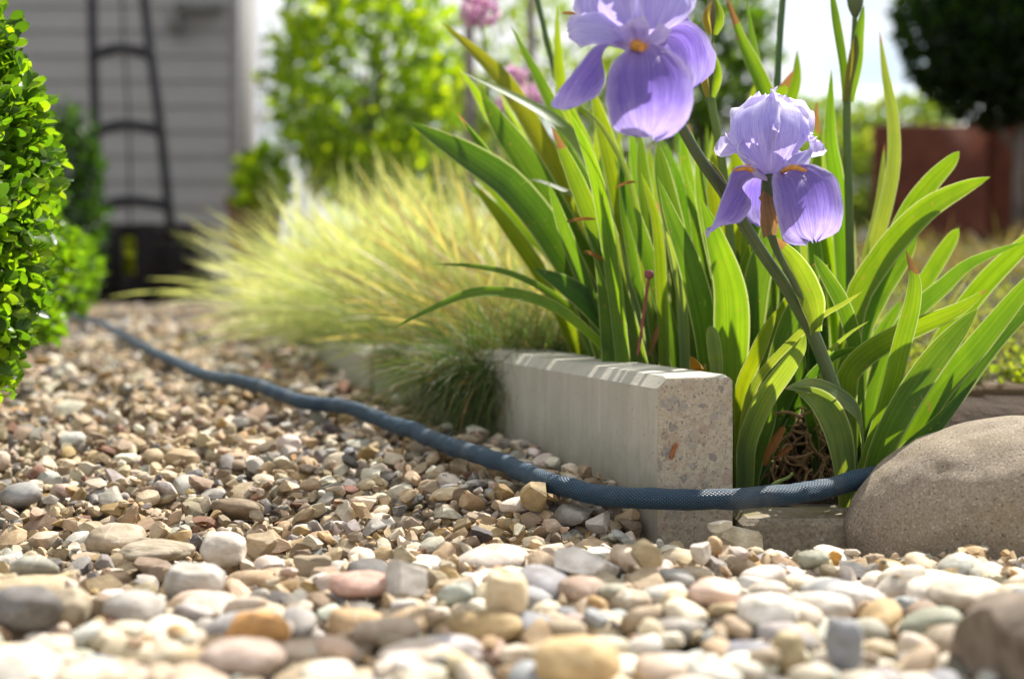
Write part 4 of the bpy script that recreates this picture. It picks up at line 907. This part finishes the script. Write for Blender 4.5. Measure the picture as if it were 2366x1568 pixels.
# withered brown leaf ends inside the clump
for (x, y, dx, dy, w) in ((1310, 512, 70, -6, 8), (1350, 580, 50, 26, 10), (1425, 432, 46, -12, 7), (1300, 30, 45, 10, 8), (1500, 820, 22, -70, 14)):
    leaf(ir8, [(x, y, 1.04), (x + dx * .5, y + dy * .5 - 4, 1.04), (x + dx, y + dy, 1.05)], w, BRN, .4, .5, None, 'dry_tip', M_PAPER, False, .3)
# dry stalk in front of the clump
ds_ = MB(); ds_.tube(spline([at(1474, 820, 1.01), at(1484, 750, 1.01), at(1492, 690, 1.005), at(1500, 640, 1.0)], 14), .0011, 6)
dsr = empty('dried_seedhead', at(1474, 820, 1.01), 'dry reddish stalk with a withered flower head behind the block', 'dried flower')
ds_.build('stalk', M_TWIG, dsr, (.22, .07, .045))
v, f = lump(at(1500, 634, 1.0), (.0032, .0032, .003), 2, .3, 3, 1.); obj('seed_head', v, f, M_TWIG, dsr, (.18, .05, .06))

# rhizome roots in the dark gap
rm = MB(); r2 = random.Random(3)
for k in range(150):
    p = at(r2.uniform(1735, 1925), r2.uniform(925, 1095), r2.uniform(.985, 1.03)); pts = [p]
    d = Vector((r2.uniform(-1, 1), r2.uniform(-.6, .3), r2.uniform(-1, .2)))
    for _ in range(5):
        d += Vector((r2.uniform(-.7, .7), r2.uniform(-.5, .4), r2.uniform(-.7, .4))); pts.append(pts[-1] + d.normalized() * r2.uniform(.003, .007))
    rm.tube(spline(pts, 10), [r2.uniform(.0006, .0012)] * 10, 5)
rroot = empty('rhizome', at(1830, 1000, 1.03), 'dark iris rhizome with tangled brown rootlets beside the block', 'rhizome')
v, f = lump(at(1835, 1010, 1.055), (.034, .03, .034), 4, .25, 2.5, 6.); obj('rhizome_body', v, f, M_SOIL, rroot)
tag(rm.build('rootlets', M_ROOT, rroot), kind='stuff')
tw = MB(); tw.tube(spline([at(1782, 1122, .925), at(1800, 1112, .925), at(1822, 1102, .925), at(1832, 1092, .925)], 10), [.0012, .0013, .0014, .0013, .0013, .0012, .0012, .0011, .0011, .0009], 7)
tag(tw.build('leaf_stalk', M_STEM, None, (.16, .22, .05)), 'short cut green leaf stalk lying in the dark gap behind the hose', 'stalk')
for lab, pts, w in (('curled rusty dead leaf at the base of the shoot beside the block', [(1765, 1075, .955), (1775, 1040, .95), (1795, 1005, .95), (1812, 985, .955)], 26), ('small orange dead leaf tip over the rootlets', [(1795, 1055, .95), (1812, 1040, .945), (1832, 1030, .945)], 14)):
    o = leaf(None, pts, w, (.26, .11, .035), .5, .8, lambda t: .4 + .6 * math.sin(math.pi * t), 'dead_leaf', M_PAPER, False, .5); tag(o, lab, 'dead leaf')

# caterpillar on the block's end face
cc = BA + BS * .0105 + Vector((0, 0, at(1553, 1040, .893).z)) - BD * .0030
c0 = cc + Vector((-.0010, 0, -.0050)); c1 = cc + Vector((.0022, 0, .0052))
cr = empty('caterpillar', cc, 'small orange brown hairy caterpillar climbing the block end', 'caterpillar')
mb = MB(); P = spline([c0, lerp(c0, c1, .4) + Vector((-.0004, 0, 0)), lerp(c0, c1, .75), c1], 60)
mb.tube(P, [.0011 * (.62 + .38 * abs(math.sin(i / 59 * math.pi * 11))) * (.55 + .45 * min(1, 6 * min(i, 59 - i) / 59)) * 1.15 for i in range(60)], 12)
mb.build('body', M_TWIG, cr, (.36, .12, .03))
hb = MB(); r3 = random.Random(8)
for k in range(260):
    p = Vector(P[r3.randrange(2, 58)]); d = Vector((r3.uniform(-1, 1), r3.uniform(-1, .1), r3.uniform(-.6, .6))).normalized(); q = p + d * .0009
    a = d.cross(Vector((.2, .3, .9))).normalized() * .00009; hb.add([q - a, q + a, q + d * r3.uniform(.0006, .0013)], [(0, 1, 2)])
tag(hb.build('hairs', M_TWIG, cr, (.50, .30, .14)), kind='stuff')

# ------------------------------------------------------------------ grasses
def grass(name, label, cat, base, n, spread, length, lean, colors, width, curl=.5, group=None, heads=0, hc=(.5, .45, .28), kindname='blades', fan=.5, up=1.0):
    root = empty(name, base, label, cat, group); V, Fq, C, nb = [], [], [], 0; r = random.Random(hash(label) % 9999 if False else len(label) * 7 + n)
    SEG = 7
    for b in range(n):
        p = Vector(base) + Vector((r.gauss(0, spread[0]), r.gauss(0, spread[1]), 0))
        d = Vector((lean[0] + r.gauss(0, fan), lean[1] + r.gauss(0, fan), up)).normalized(); ln = length * r.uniform(.55, 1.15)
        side = d.cross(Vector((r.uniform(-1, 1), r.uniform(-1, 1), .2))).normalized(); c = np.array(r.choice(colors)) * r.uniform(.75, 1.25); w = width * r.uniform(.6, 1.3)
        g = curl * r.uniform(.4, 1.5); hd = r.random() < heads
        q = p.copy(); dd = d.copy()
        for i in range(SEG + 1):
            t = i / SEG; ww = w * (1 - t ** 2 * .92)
            if hd: ww = w * (.55 if t < .62 else 2.6 * math.sin(math.pi * min(1, (t - .62) / .38 * .9 + .1)))
            V += [q - side * ww, q + side * ww]; cc_ = c if not (hd and t > .6) else np.array(hc)
            C += [cc_, cc_]; dd = (dd + Vector((0, 0, -g / SEG)) + Vector((d.x, d.y, 0)) * (g * .35 / SEG)).normalized(); q = q + dd * (ln / SEG)
        for i in range(SEG): k = nb + 2 * i; Fq.append((k, k + 1, k + 3, k + 2))
        nb += 2 * (SEG + 1)
    tag(obj(kindname, [tuple(x) for x in V], np.array(Fq, dtype=np.int32), M_GRASS, root, col=np.clip(np.array(C), .01, .9)), kind='stuff')
    return root
STRAW = [(.42, .45, .20), (.30, .40, .09), (.55, .54, .36), (.24, .36, .06), (.51, .52, .32), (.62, .60, .46)]
gz = lambda p, z=None: Vector((p.x, p.y, float(soil_z(p.x, p.y)) if z is None else z))
grp = 'ornamental grasses spilling over the edging'
grass('feather_grass', 'nearest yellow feather grass tuft leaning left behind the fescue', 'grass tuft', gz(at(1040, 790, 1.75)), 1700, (.05, .05), .215, (-.40, -.05), STRAW, .00055, .7, grp, .3, (.55, .54, .30))
grass('feather_grass', 'pale feather grass tuft spilling over the path edge at its widest', 'grass tuft', gz(at(925, 775, 2.0)), 2100, (.05, .05), .225, (-.50, -.1), STRAW, .00062, .75, grp, .35, (.60, .58, .34))
grass('feather_grass', 'farthest feather grass tuft in front of the lime shrub', 'grass tuft', gz(at(900, 750, 2.5)), 1600, (.07, .07), .30, (-.25, 0), STRAW, .0008, .8, grp, .3, (.58, .56, .32))
grass('feather_grass', 'upright straw coloured grass tuft between lime shrub and irises', 'grass tuft', gz(at(1130, 770, 1.8)), 1300, (.06, .06), .26, (-.28, 0), STRAW + [(.30, .28, .14)], .0007, .6, grp, .3, (.50, .44, .24))
grass('meadow_grass', 'thin seeding grass mixed into the left iris leaves', 'grass tuft', gz(at(1230, 800, 1.45)), 520, (.05, .04), .20, (-.3, 0), [(.32, .30, .12), (.20, .26, .09), (.38, .27, .12)], .0006, .55, grp, .35, (.50, .38, .2))
FES = [(.09, .15, .05), (.13, .19, .08), (.05, .11, .025), (.24, .15, .075), (.08, .14, .025), (.19, .20, .08)]
grass('blue_fescue', 'dark fescue tuft drooping over the concrete edging', 'grass tuft', gz(at(1178, 800, 1.262)), 3600, (.026, .016), .118, (-.30, -.42), FES, .00055, 2.0, grp, 0, kindname='blades', fan=.55, up=.7)
grass('blue_fescue', 'brownish fescue tuft behind the drooping dark one', 'grass tuft', gz(at(1065, 780, 1.44)), 1800, (.022, .022), .11, (-.3, -.12), FES + [(.32, .22, .13), (.30, .22, .12)], .0006, 1.6, grp, 0, kindname='blades', fan=.55, up=.8)
grass('blue_fescue', 'dark green fescue tuft at the foot of the left iris clump', 'grass tuft', gz(at(1262, 800, 1.285)), 2600, (.022, .020), .10, (-.25, -.12), FES, .00055, 1.6, grp, 0, fan=.7, up=.9)
grass('meadow_grass', 'thin yellow seed heads beside the sharp flower', 'grass tuft', gz(at(2010, 800, 1.3)), 22, (.05, .03), .20, (.25, 0), [(.28, .30, .06), (.36, .33, .10)], .0005, .5, grp, .6, (.45, .40, .12))
grass('meadow_grass', 'dry grass in front of the rusty wall panels', 'grass tuft', gz(at(2300, 560, 2.8)), 900, (.35, .18), .12, (0, 0), [(.22, .15, .09), (.28, .20, .10), (.16, .13, .06)], .0016, 1.0, grp, 0)

# ------------------------------------------------------------------ leaves on shrubs
def leaf_shape(l=1.0, w=.5, cup=.12):
    T = [(0, 0), (.18, .62), (.42, .98), (.68, .92), (.88, .58), (1, .04)]
    v, uv = [], []
    for t, k in T:
        for a in (-1, 0, 1): v.append((a * w / 2 * k * l, t * l, cup * l * (abs(a) * .5 - .5 * (2 * t - 1) ** 2 * .6))); uv.append(((a + 1) / 2, t))
    f = [(i * 3 + k, i * 3 + k + 1, i * 3 + 4 + k, i * 3 + 3 + k) for i in range(5) for k in range(2)]
    return np.array(v), np.array(f, dtype=np.int32), uv
LV, LF, LU = leaf_shape(1, .58)
BOXM = [mesh('leaf', *leaf_shape(1, w, c)[:2], M_BOX, uvs=leaf_shape(1, w, c)[2]) for w, c in ((.56, .12), (.62, .2), (.5, .05), (.58, -.1))]
def orient(n, upish, r):
    """leaf axes: the blade faces roughly along n with its tip outward and up"""
    n = Vector(n).normalized(); tip = (n * r.uniform(.2, .9) + Vector((r.gauss(0, .6), r.gauss(0, .6), upish + r.gauss(0, .4)))).normalized()
    fc = (n + Vector((r.gauss(0, .55), r.gauss(0, .55), r.gauss(.25, .5)))); fc = (fc - tip * fc.dot(tip)).normalized()
    return Matrix((fc.cross(tip) * -1 if False else tip.cross(fc), tip, fc)).transposed()
def leaf_mass(name, parent, pts, size, colors, r, mat=None, vs=LV, fs=LF):
    V, Fq, C = [], [], []; n = len(vs)
    for i, (p, nn) in enumerate(pts):
        m = np.array(orient(nn, .25, r)); s = size * r.uniform(.65, 1.25)
        V.append((vs * s) @ m.T + np.array(p)); Fq.append(fs + i * n); C.append(np.repeat(np.clip(np.array([r.choice(colors)]) * r.uniform(.75, 1.25), .01, .9), n, 0))
    return tag(obj(name, np.concatenate(V), np.concatenate(Fq), mat or M_CLOUD, parent, col=np.concatenate(C)), kind='stuff')
def shell(c, rad, n, r, inner=.75, gap=.0, lump_=.14, face=None, fr=3.0):
    out = []; tries = 0
    while len(out) < n and tries < n * 12:
        tries += 1
        d = Vector((r.gauss(0, 1), r.gauss(0, 1), r.gauss(0, 1))).normalized()
        if face is not None and d.dot(face) < r.uniform(-.5, .15): continue
        k = 1 + lump_ * 1.6 * mnoise.noise(d * fr + Vector((c[0] * 9, 0, 4)))
        if gap and mnoise.noise(d * 5.2 + Vector((c[2] * 7, 3, 1))) < -gap: continue
        q = r.uniform(inner, 1.0) ** .5 * k
        out.append((Vector(c) + Vector((d.x * rad[0], d.y * rad[1], d.z * rad[2])) * q, d))
    return out
def shrub(name, label, cat, c, rad, n, size, colors, trunk=True, gap=.25, lump_=.2, seed=1, zfoot=.03, inner=.35, core=None, group=None):
    r = random.Random(seed); root = empty(name, (c[0], c[1], zfoot), label, cat, group)
    leaf_mass('crown', root, shell(c, rad, n, r, inner, gap, lump_), size, colors, r)
    if core:
        v, f = lump(c, tuple(q * .78 for q in rad), 4, .2, 2.5, seed); obj('inner_growth', v, f, core, root)
    mb = MB(); b = Vector((c[0], c[1], zfoot)); top = Vector(c)
    mb.tube([b, lerp(b, top, .5) + Vector((.03 * rad[0], 0, 0)), top], [rad[0] * .06, rad[0] * .05, rad[0] * .03], 8)
    for k in range(14):
        d = Vector((r.gauss(0, 1), r.gauss(0, 1), r.gauss(.2, .8))).normalized(); s = lerp(b, top, r.uniform(.35, .95)); e = Vector(c) + Vector((d.x * rad[0], d.y * rad[1], d.z * rad[2])) * .85
        mb.tube([s, lerp(s, e, .5) + Vector((0, 0, rad[2] * .06)), e], [rad[0] * .028, rad[0] * .018, rad[0] * .006], 5)
    mb.build('trunk', M_POST, root)
    return root

# box hedge balls along the left edge of the path
def boxball(label, c, rad, n_single, n_mass, size, colors, seed, face, lumpf=.16, core=True):
    r = random.Random(seed); zf = float(G(c[0], c[1])) - .02; root = empty('box_shrub', (c[0], c[1], zf), label, 'box shrub', 'clipped box shrubs along the left of the path')
    pts = shell(c, rad, n_single, r, .93, 0, lumpf, face)
    for p, d in pts:
        s = size * r.uniform(.7, 1.25); m = orient(d, .25, r); o = link('leaf', BOXM[r.randrange(4)], root, p, m.to_euler(), vary(r.choice(colors), .2)); o.scale = (s, s, s)
    leaf_mass('foliage', root, shell(c, rad, n_mass, r, .5, 0, lumpf, face), size, colors, r)
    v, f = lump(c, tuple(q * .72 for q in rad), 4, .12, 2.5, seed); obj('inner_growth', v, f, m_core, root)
    mb = MB()
    for k in range(92):
        d = Vector((r.gauss(.3, 1), r.gauss(-.3, 1), r.gauss(.1, .8))).normalized(); s = Vector(c) + Vector((d.x * rad[0], d.y * rad[1], d.z * rad[2])) * .4; e = Vector(c) + Vector((d.x * rad[0], d.y * rad[1], d.z * rad[2])) * r.uniform(.9, 1.04)
        mb.tube([s, lerp(s, e, .5) + Vector((0, 0, .008)), e], [.0018, .0013, .0007], 5)
    mb.tube([Vector((c[0], c[1], zf)), Vector(c)], [.012, .01], 8)
    mb.build('twigs', M_TWIG, root, (.20, .17, .07))
    return root
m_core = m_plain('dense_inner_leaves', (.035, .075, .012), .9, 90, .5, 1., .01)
BOXC = [(.115, .225, .022), (.14, .25, .024), (.085, .18, .02), (.17, .27, .026), (.055, .125, .022), (.045, .10, .02)]
c1_ = at(-186, 470, .97)
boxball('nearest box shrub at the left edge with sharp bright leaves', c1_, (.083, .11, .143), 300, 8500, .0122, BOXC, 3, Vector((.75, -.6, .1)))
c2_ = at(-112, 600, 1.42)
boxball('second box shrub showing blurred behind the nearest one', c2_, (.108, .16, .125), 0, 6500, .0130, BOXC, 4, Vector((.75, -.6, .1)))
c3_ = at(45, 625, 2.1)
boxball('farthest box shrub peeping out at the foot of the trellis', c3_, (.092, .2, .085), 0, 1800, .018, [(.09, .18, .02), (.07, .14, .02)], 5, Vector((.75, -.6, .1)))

# background shrubs and trees
LIME = [(.23, .33, .02), (.29, .37, .025), (.13, .22, .02), (.06, .12, .015), (.16, .26, .02)]
shrub('lime_shrub', 'lime green shrub blurred behind the feather grass', 'shrub', at(840, 170, 3.9), (.28, .27, .33), 3300, .034, LIME, gap=.22, seed=21, inner=.3, zfoot=.05)
shrub('small_shrub', 'small bright green plant in the dark pot by the wall', 'shrub', at(606, 412, 3.7), (.065, .06, .075), 300, .035, LIME, seed=22, zfoot=.12)
shrub('leafy_tree', 'dark leafy tree between the two iris buds and the sky', 'tree', at(1625, 120, 4.4), (.21, .24, .34), 1900, .040, [(.05, .10, .02), (.09, .16, .025), (.04, .08, .02)], gap=.15, seed=23, zfoot=.2)
shrub('leafy_tree', 'paler loose tree behind the grey posts', 'tree', at(1230, 190, 6.5), (.5, .4, .42), 650, .06, [(.14, .20, .04), (.10, .16, .03)], gap=.05, seed=24, zfoot=.1)
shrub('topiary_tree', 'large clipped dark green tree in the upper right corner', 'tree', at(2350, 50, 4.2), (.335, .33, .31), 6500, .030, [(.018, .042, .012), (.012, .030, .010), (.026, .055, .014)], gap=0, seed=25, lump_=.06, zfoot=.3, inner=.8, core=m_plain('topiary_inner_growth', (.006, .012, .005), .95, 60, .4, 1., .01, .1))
shrub('dark_shrub', 'dark evergreen shrub in the shade beside the trellis', 'shrub', at(165, 490, 4.6), (.10, .10, .36), 2200, .030, [(.020, .055, .018), (.03, .07, .02)], gap=0, seed=26, zfoot=.06)
for k, (px, py, Y, rx, rz, lab) in enumerate([(1850, 300, 7.5, .35, .16, 'low pale hedge bush below the blue grey roof'), (2080, 300, 7.0, .30, .15, 'rounded bush at the left end of the rusty panels'), (1960, 420, 5.5, .25, .18, 'grey green bush behind the bud stem'), (1480, 260, 6.0, .35, .30, 'green bush behind the nearer lavender flower'), (1010, 300, 5.5, .3, .25, 'mid green bush right of the lime shrub'), (850, 395, 4.7, .20, .12, 'low green bush under the lime shrub behind the feather grass'), (940, 410, 5.0, .24, .13, 'low green bush behind the seed heads left of the big iris leaf')]):
    shrub('bush', lab, 'bush', at(px, py, Y), (rx, rx * .8, rz), 900, .05, [(.12, .17, .05), (.08, .14, .04), (.16, .20, .08)], gap=.1, seed=40 + k, zfoot=.2, group='bushes in the far garden')

# ground cover right, and the small bright shoots on the timber
r = random.Random(77); pts = []
for _ in range(7500):
    y = 1.22 + 2.6 * r.random() ** 1.5; x = r.uniform(.30, .36 * y + .25); pts.append((Vector((x, y, float(soil_z(x, y)) + r.uniform(0, .022 + .01 * mnoise.noise(Vector((x * 9, y * 9, 0)))))), Vector((r.gauss(0, .5), r.gauss(-.3, .5), 1))))
tag(leaf_mass('ground_cover', None, pts, .010, [(.14, .17, .07), (.10, .14, .05), (.18, .20, .10), (.12, .12, .05)], r), 'low grey green ground cover right behind the timbers', 'ground cover', kind='stuff')
pts = []
for k in range(26):
    b = at(r.uniform(2225, 2420), 893, r.uniform(1.22, 1.3)); hgt = r.uniform(.008, .026)
    for j in range(9): pts.append((b + Vector((r.gauss(0, .003), r.gauss(0, .003), hgt * j / 8)), Vector((r.gauss(0, 1), r.gauss(0, 1), .6))))
tag(leaf_mass('creeping_thyme', None, pts, .0072, [(.22, .28, .05), (.16, .22, .03), (.30, .32, .10)], r), 'bright little leafy shoots along the top of the old timbers', 'ground cover', kind='stuff')

# timber edging right
te = empty('timber_edging', at(2270, 950, 1.2), 'two old dark timbers edging the raised bed behind the boulder', 'timber edging')
for x0, x1, dy in ((2165, 2268, 0), (2273, 2560, .006)):
    a, b = at(x0, 887, 1.2), at(x1, 893, 1.2); mb = MB()
    mb.box(((a.x + b.x) / 2, 1.22 + dy, (a.z + b.z) / 2 - .03), (b.x - a.x, .05, .06), R(-2), .003)
    mb.build('timber', M_SLEEPER, te, sharp=30)

# purple blurred flowers
def allium(label, c, rad, foot, seed):
    r = random.Random(seed); root = empty('chive_flower', foot, label, 'purple flower', 'purple flowers behind the irises')
    mb = MB(); mb.tube(spline([foot, lerp(foot, c, .5) + Vector((.01, 0, 0)), c], 10), .0016, 6); mb.build('stem', M_STEM, root, (.12, .18, .06))
    leaf_mass('flower_head', root, shell(c, (rad, rad, rad * .8), 170, r, .3, 0, .1), rad * .55, [(.50, .25, .45), (.60, .38, .55), (.66, .50, .60)], r, M_FLORET)
for k, (px, py, Y, pr, lab) in enumerate([(1108, 28, 1.75, 40, 'highest purple flower head against the sky beside the grey posts'), (1190, 180, 1.7, 26, 'purple flower head just left of the nearer iris leaves'), (1222, 222, 1.75, 24, 'lowest of the purple heads, partly behind iris leaves'), (1165, 240, 1.9, 18, 'small pale purple flower head left of the others')]):
    c = at(px, py, Y); allium(lab, c, pr * K * Y, Vector((c.x + .03, Y, .06)), 60 + k)
for k, (px, w, Y, lab) in enumerate([(1082, 30, 3.4, 'left of the two slim grey posts behind the purple flowers'), (1226, 26, 3.6, 'right of the two slim grey posts beside the nearer flower')]):
    mb = MB(); x = (px - 1183) * K * Y; mb.tube([Vector((x, Y, -.03)), Vector((x + .004, Y, .6)), Vector((x - .004, Y, 1.25))], w * .42 * K * Y, 10)
    tag(mb.build('garden_post', M_POST), lab, 'post', 'slim grey posts')

# ------------------------------------------------------------------ house wall, trellis, planters
HYY = 6.0; hw = lambda px: (px - 1183) * K * HYY; hz = lambda py: EYE - (py - HOR) * K * HYY
hs = empty('house', (hw(300), HYY, .05), 'grey house wall of lapped horizontal boards in shade', 'house')
mb = MB(); mb.box(((hw(540) - 5) / 2, HYY + .31, 1.25), (hw(540) + 5, .5, 2.5)); mb.build('wall', M_SIDING, hs)
bh = 58 * K * HYY
for k in range(23):
    z = .045 + bh * k; mb = MB(); x0, x1 = -3.4, hw(533)
    for (zz, yy) in (): pass
    mb.add([(x0, HYY + .005, z), (x1, HYY + .005, z), (x1, HYY + .016, z + bh + .004), (x0, HYY + .016, z + bh + .004), (x0, HYY + .03, z), (x1, HYY + .03, z)], [(0, 1, 2, 3), (4, 5, 1, 0), (1, 5, 2)])
    mb.build('siding_board', M_SIDING, hs, smooth=False)
mb = MB(); mb.box(((hw(533) + hw(550)) / 2, HYY + .03, 1.25), (hw(550) - hw(533), .07, 2.5), 0, .004); mb.build('corner_trim', M_TRIM, hs)
mb = MB(); mb.box((-2.5, HYY + .25, 2.56), (2.8, .9, .1)); mb.build('roof', M_ROOF, hs)
br = MB(); yb = HYY - .05
br.box(((hw(414) + hw(516)) / 2, yb, hz(22)), (hw(516) - hw(414), .06, 24 * K * HYY), 0, .004); br.box((hw(411), yb, hz(52)), (24 * K * HYY, .06, 62 * K * HYY), 0, .004)
tag(br.build('wall_bracket', m_plain('grey_bracket', (.16, .16, .15), .7)), 'dark angled bracket fixed high on the grey house wall', 'bracket')

TY = 5.3
tr = empty('trellis', at(300, 520, TY), 'dark iron ladder trellis with arched rungs standing in a black planter', 'trellis')
for pts, w in (([(232, 560), (222, 300), (215, 100), (212, -120)], 17), ([(398, 560), (372, 300), (346, 100), (322, -120)], 17)):
    mb = MB(); mb.tube(spline([at(x, y, TY) for x, y in pts], 20), w * .72 * K * TY, 8); mb.build('upright', M_METAL, tr)
for y, xl, xr in ((126, 216, 350), (301, 222, 372), (476, 230, 389), (-40, 212, 330)):
    mb = MB(); P = [at(lerp(xl, xr, i / 12), y - 15 * math.sin(math.pi * i / 12) ** 1.3, TY - .01) for i in range(13)]; mb.tube(P, 13 * K * TY, 8); mb.build('rung', M_METAL, tr)
mb = MB(); mb.tube(spline([at(300, 540, TY + .03), at(298, 300, TY + .03), at(285, 60, TY + .03), at(280, -100, TY + .03)], 12), 3 * K * TY, 6); mb.build('wire', M_METAL, tr)
pl = empty('planter_box', at(330, 690, 5.05), 'black wooden planter box with a gap in its front below the trellis', 'planter')
PYY = 5.1; pz0, pz1 = at(0, 688, PYY).z - .02, at(0, 515, PYY).z
def pbox(x0, x1, y0, y1, z0, z1, nm):
    mb = MB(); mb.box(((x0 + x1) / 2, (y0 + y1) / 2, (z0 + z1) / 2), (x1 - x0, y1 - y0, z1 - z0), 0, .004); mb.build(nm, M_BLACKWOOD, pl)
px_ = lambda p: (p - 1183) * K * PYY
for a, b in ((205, 279), (312, 383), (385, 456)): pbox(px_(a), px_(b), PYY, PYY + .03, pz0, pz1, 'front_board')
pbox(px_(279), px_(312), PYY + .001, PYY + .029, pz1 - .05, pz1 - .001, 'top_rail'); pbox(px_(279), px_(312), PYY + .001, PYY + .029, pz0, pz0 + .10, 'bottom_rail')
pbox(px_(205), px_(212), PYY + .031, PYY + .30, pz0, pz1, 'side_board'); pbox(px_(449), px_(456), PYY + .031, PYY + .30, pz0, pz1, 'side_board')
pbox(px_(212), px_(449), PYY + .28, PYY + .299, pz0, pz1, 'back_board')
shrub('planter_plant', 'yellow green leaves glimpsed through the gap in the black planter', 'plant', at(296, 590, PYY + .09), (.03, .04, .06), 120, .035, [(.30, .34, .04)], gap=0, seed=71, zfoot=pz0 + .01)
# dark pots behind the grass
def pot(label, px, ytop, ybot, Y, w):
    c = at(px, ybot, Y); hh = (ybot - ytop) * K * Y; rw = w * .5 * K * Y; mb = MB()
    prof = [(.72, 0), (.80, .25), (.90, .6), (.98, .86), (1.06, .87), (1.08, 1.0), (.98, 1.0), (.95, .88)]; nn = 28; v = []
    for rr_, z in prof: v += [(c.x + math.cos(2 * math.pi * k / nn) * rw * rr_, c.y + math.sin(2 * math.pi * k / nn) * rw * rr_, c.z + z * hh) for k in range(nn)]
    f = [(i * nn + k, i * nn + (k + 1) % nn, (i + 1) * nn + (k + 1) % nn, (i + 1) * nn + k) for i in range(len(prof) - 1) for k in range(nn)]
    root = empty('plant_pot', c, label, 'plant pot', 'dark pots by the house corner'); obj('pot_body', v, f, M_POT, root, sharp=35)
    obj('pot_soil', v[-nn:], [tuple(range(nn))], M_SOIL, root)
pot('wide dark terracotta pot behind the feather grass tips', 590, 455, 662, 3.9, 130)
# white picket fence beside the house
fe = empty('picket_fence', (hw(600), 6.9, .05), 'tall white picket fence between the house corner and the lime shrub', 'fence')
for k in range(6):
    x = -1.28 + .062 * k; mb = MB(); hgt = 1.35 - .02 * (k % 2); mb.add([(x, 6.9, .03), (x + .03, 6.9, .03), (x + .03, 6.9, hgt), (x + .015, 6.9, hgt + .03), (x, 6.9, hgt), (x, 6.918, .03), (x + .03, 6.918, .03), (x + .03, 6.918, hgt), (x + .015, 6.918, hgt + .03), (x, 6.918, hgt)],
        [(0, 1, 2, 3, 4), (9, 8, 7, 6, 5), (1, 6, 7, 2), (5, 0, 4, 9), (2, 7, 8, 3), (3, 8, 9, 4)]); mb.build('picket', M_FENCE, fe, smooth=False)
for z in (.25, .95):
    mb = MB(); mb.box((-1.11, 6.935, z), (.36, .03, .05)); mb.build('rail', M_FENCE, fe)

# rusty wall panels right
ru = empty('rusty_wall', at(2200, 480, 4.7), 'low wall of rust brown panels below the dark clipped tree', 'wall')
for k, (x0, x1) in enumerate(((2022, 2282), (2290, 2560), (2568, 2840))):
    a, b = at(x0, 288, 4.7), at(x1, 288, 4.7); mb = MB(); mb.box(((a.x + b.x) / 2, 4.72 + .012 * (k % 2), (a.z + .15) / 2), (b.x - a.x, .04, a.z - .15), 0, .004); mb.build('panel', M_RUST, ru)
    mb = MB(); mb.box((b.x + 4 * K * 4.7, 4.75, (a.z + .14) / 2), (.05, .05, a.z - .16)); mb.build('post', M_RUST, ru)
# far house with blue grey roof
fb = empty('far_house', at(1950, 330, 16), 'distant pale house with a blue grey roof between the bud stems', 'house')
a, b = at(1760, 300, 16), at(2330, 300, 16)
mb = MB(); mb.box(((a.x + b.x) / 2, 18, a.z / 2 + .1), (b.x - a.x - .4, 3.2, a.z + .1)); mb.build('wall', M_FARWALL, fb)
t0, t1 = at(1800, 205, 18), at(2240, 212, 18)
mb = MB(); mb.add([(a.x, 16, a.z), (b.x, 16, a.z), (t1.x, 18, t0.z), (t0.x, 18, t0.z), (a.x, 20, a.z), (b.x, 20, a.z)], [(0, 1, 2, 3), (4, 3, 2, 5), (0, 3, 4), (1, 5, 2)]); mb.build('roof', M_ROOF, fb, smooth=False)
for x in (1850, 1950, 2060):
    q = at(x, 345, 16.38); mb = MB(); mb.box((q.x, 16.38, q.z), (.55, .06, .6)); mb.build('window', M_GLASS, fb)
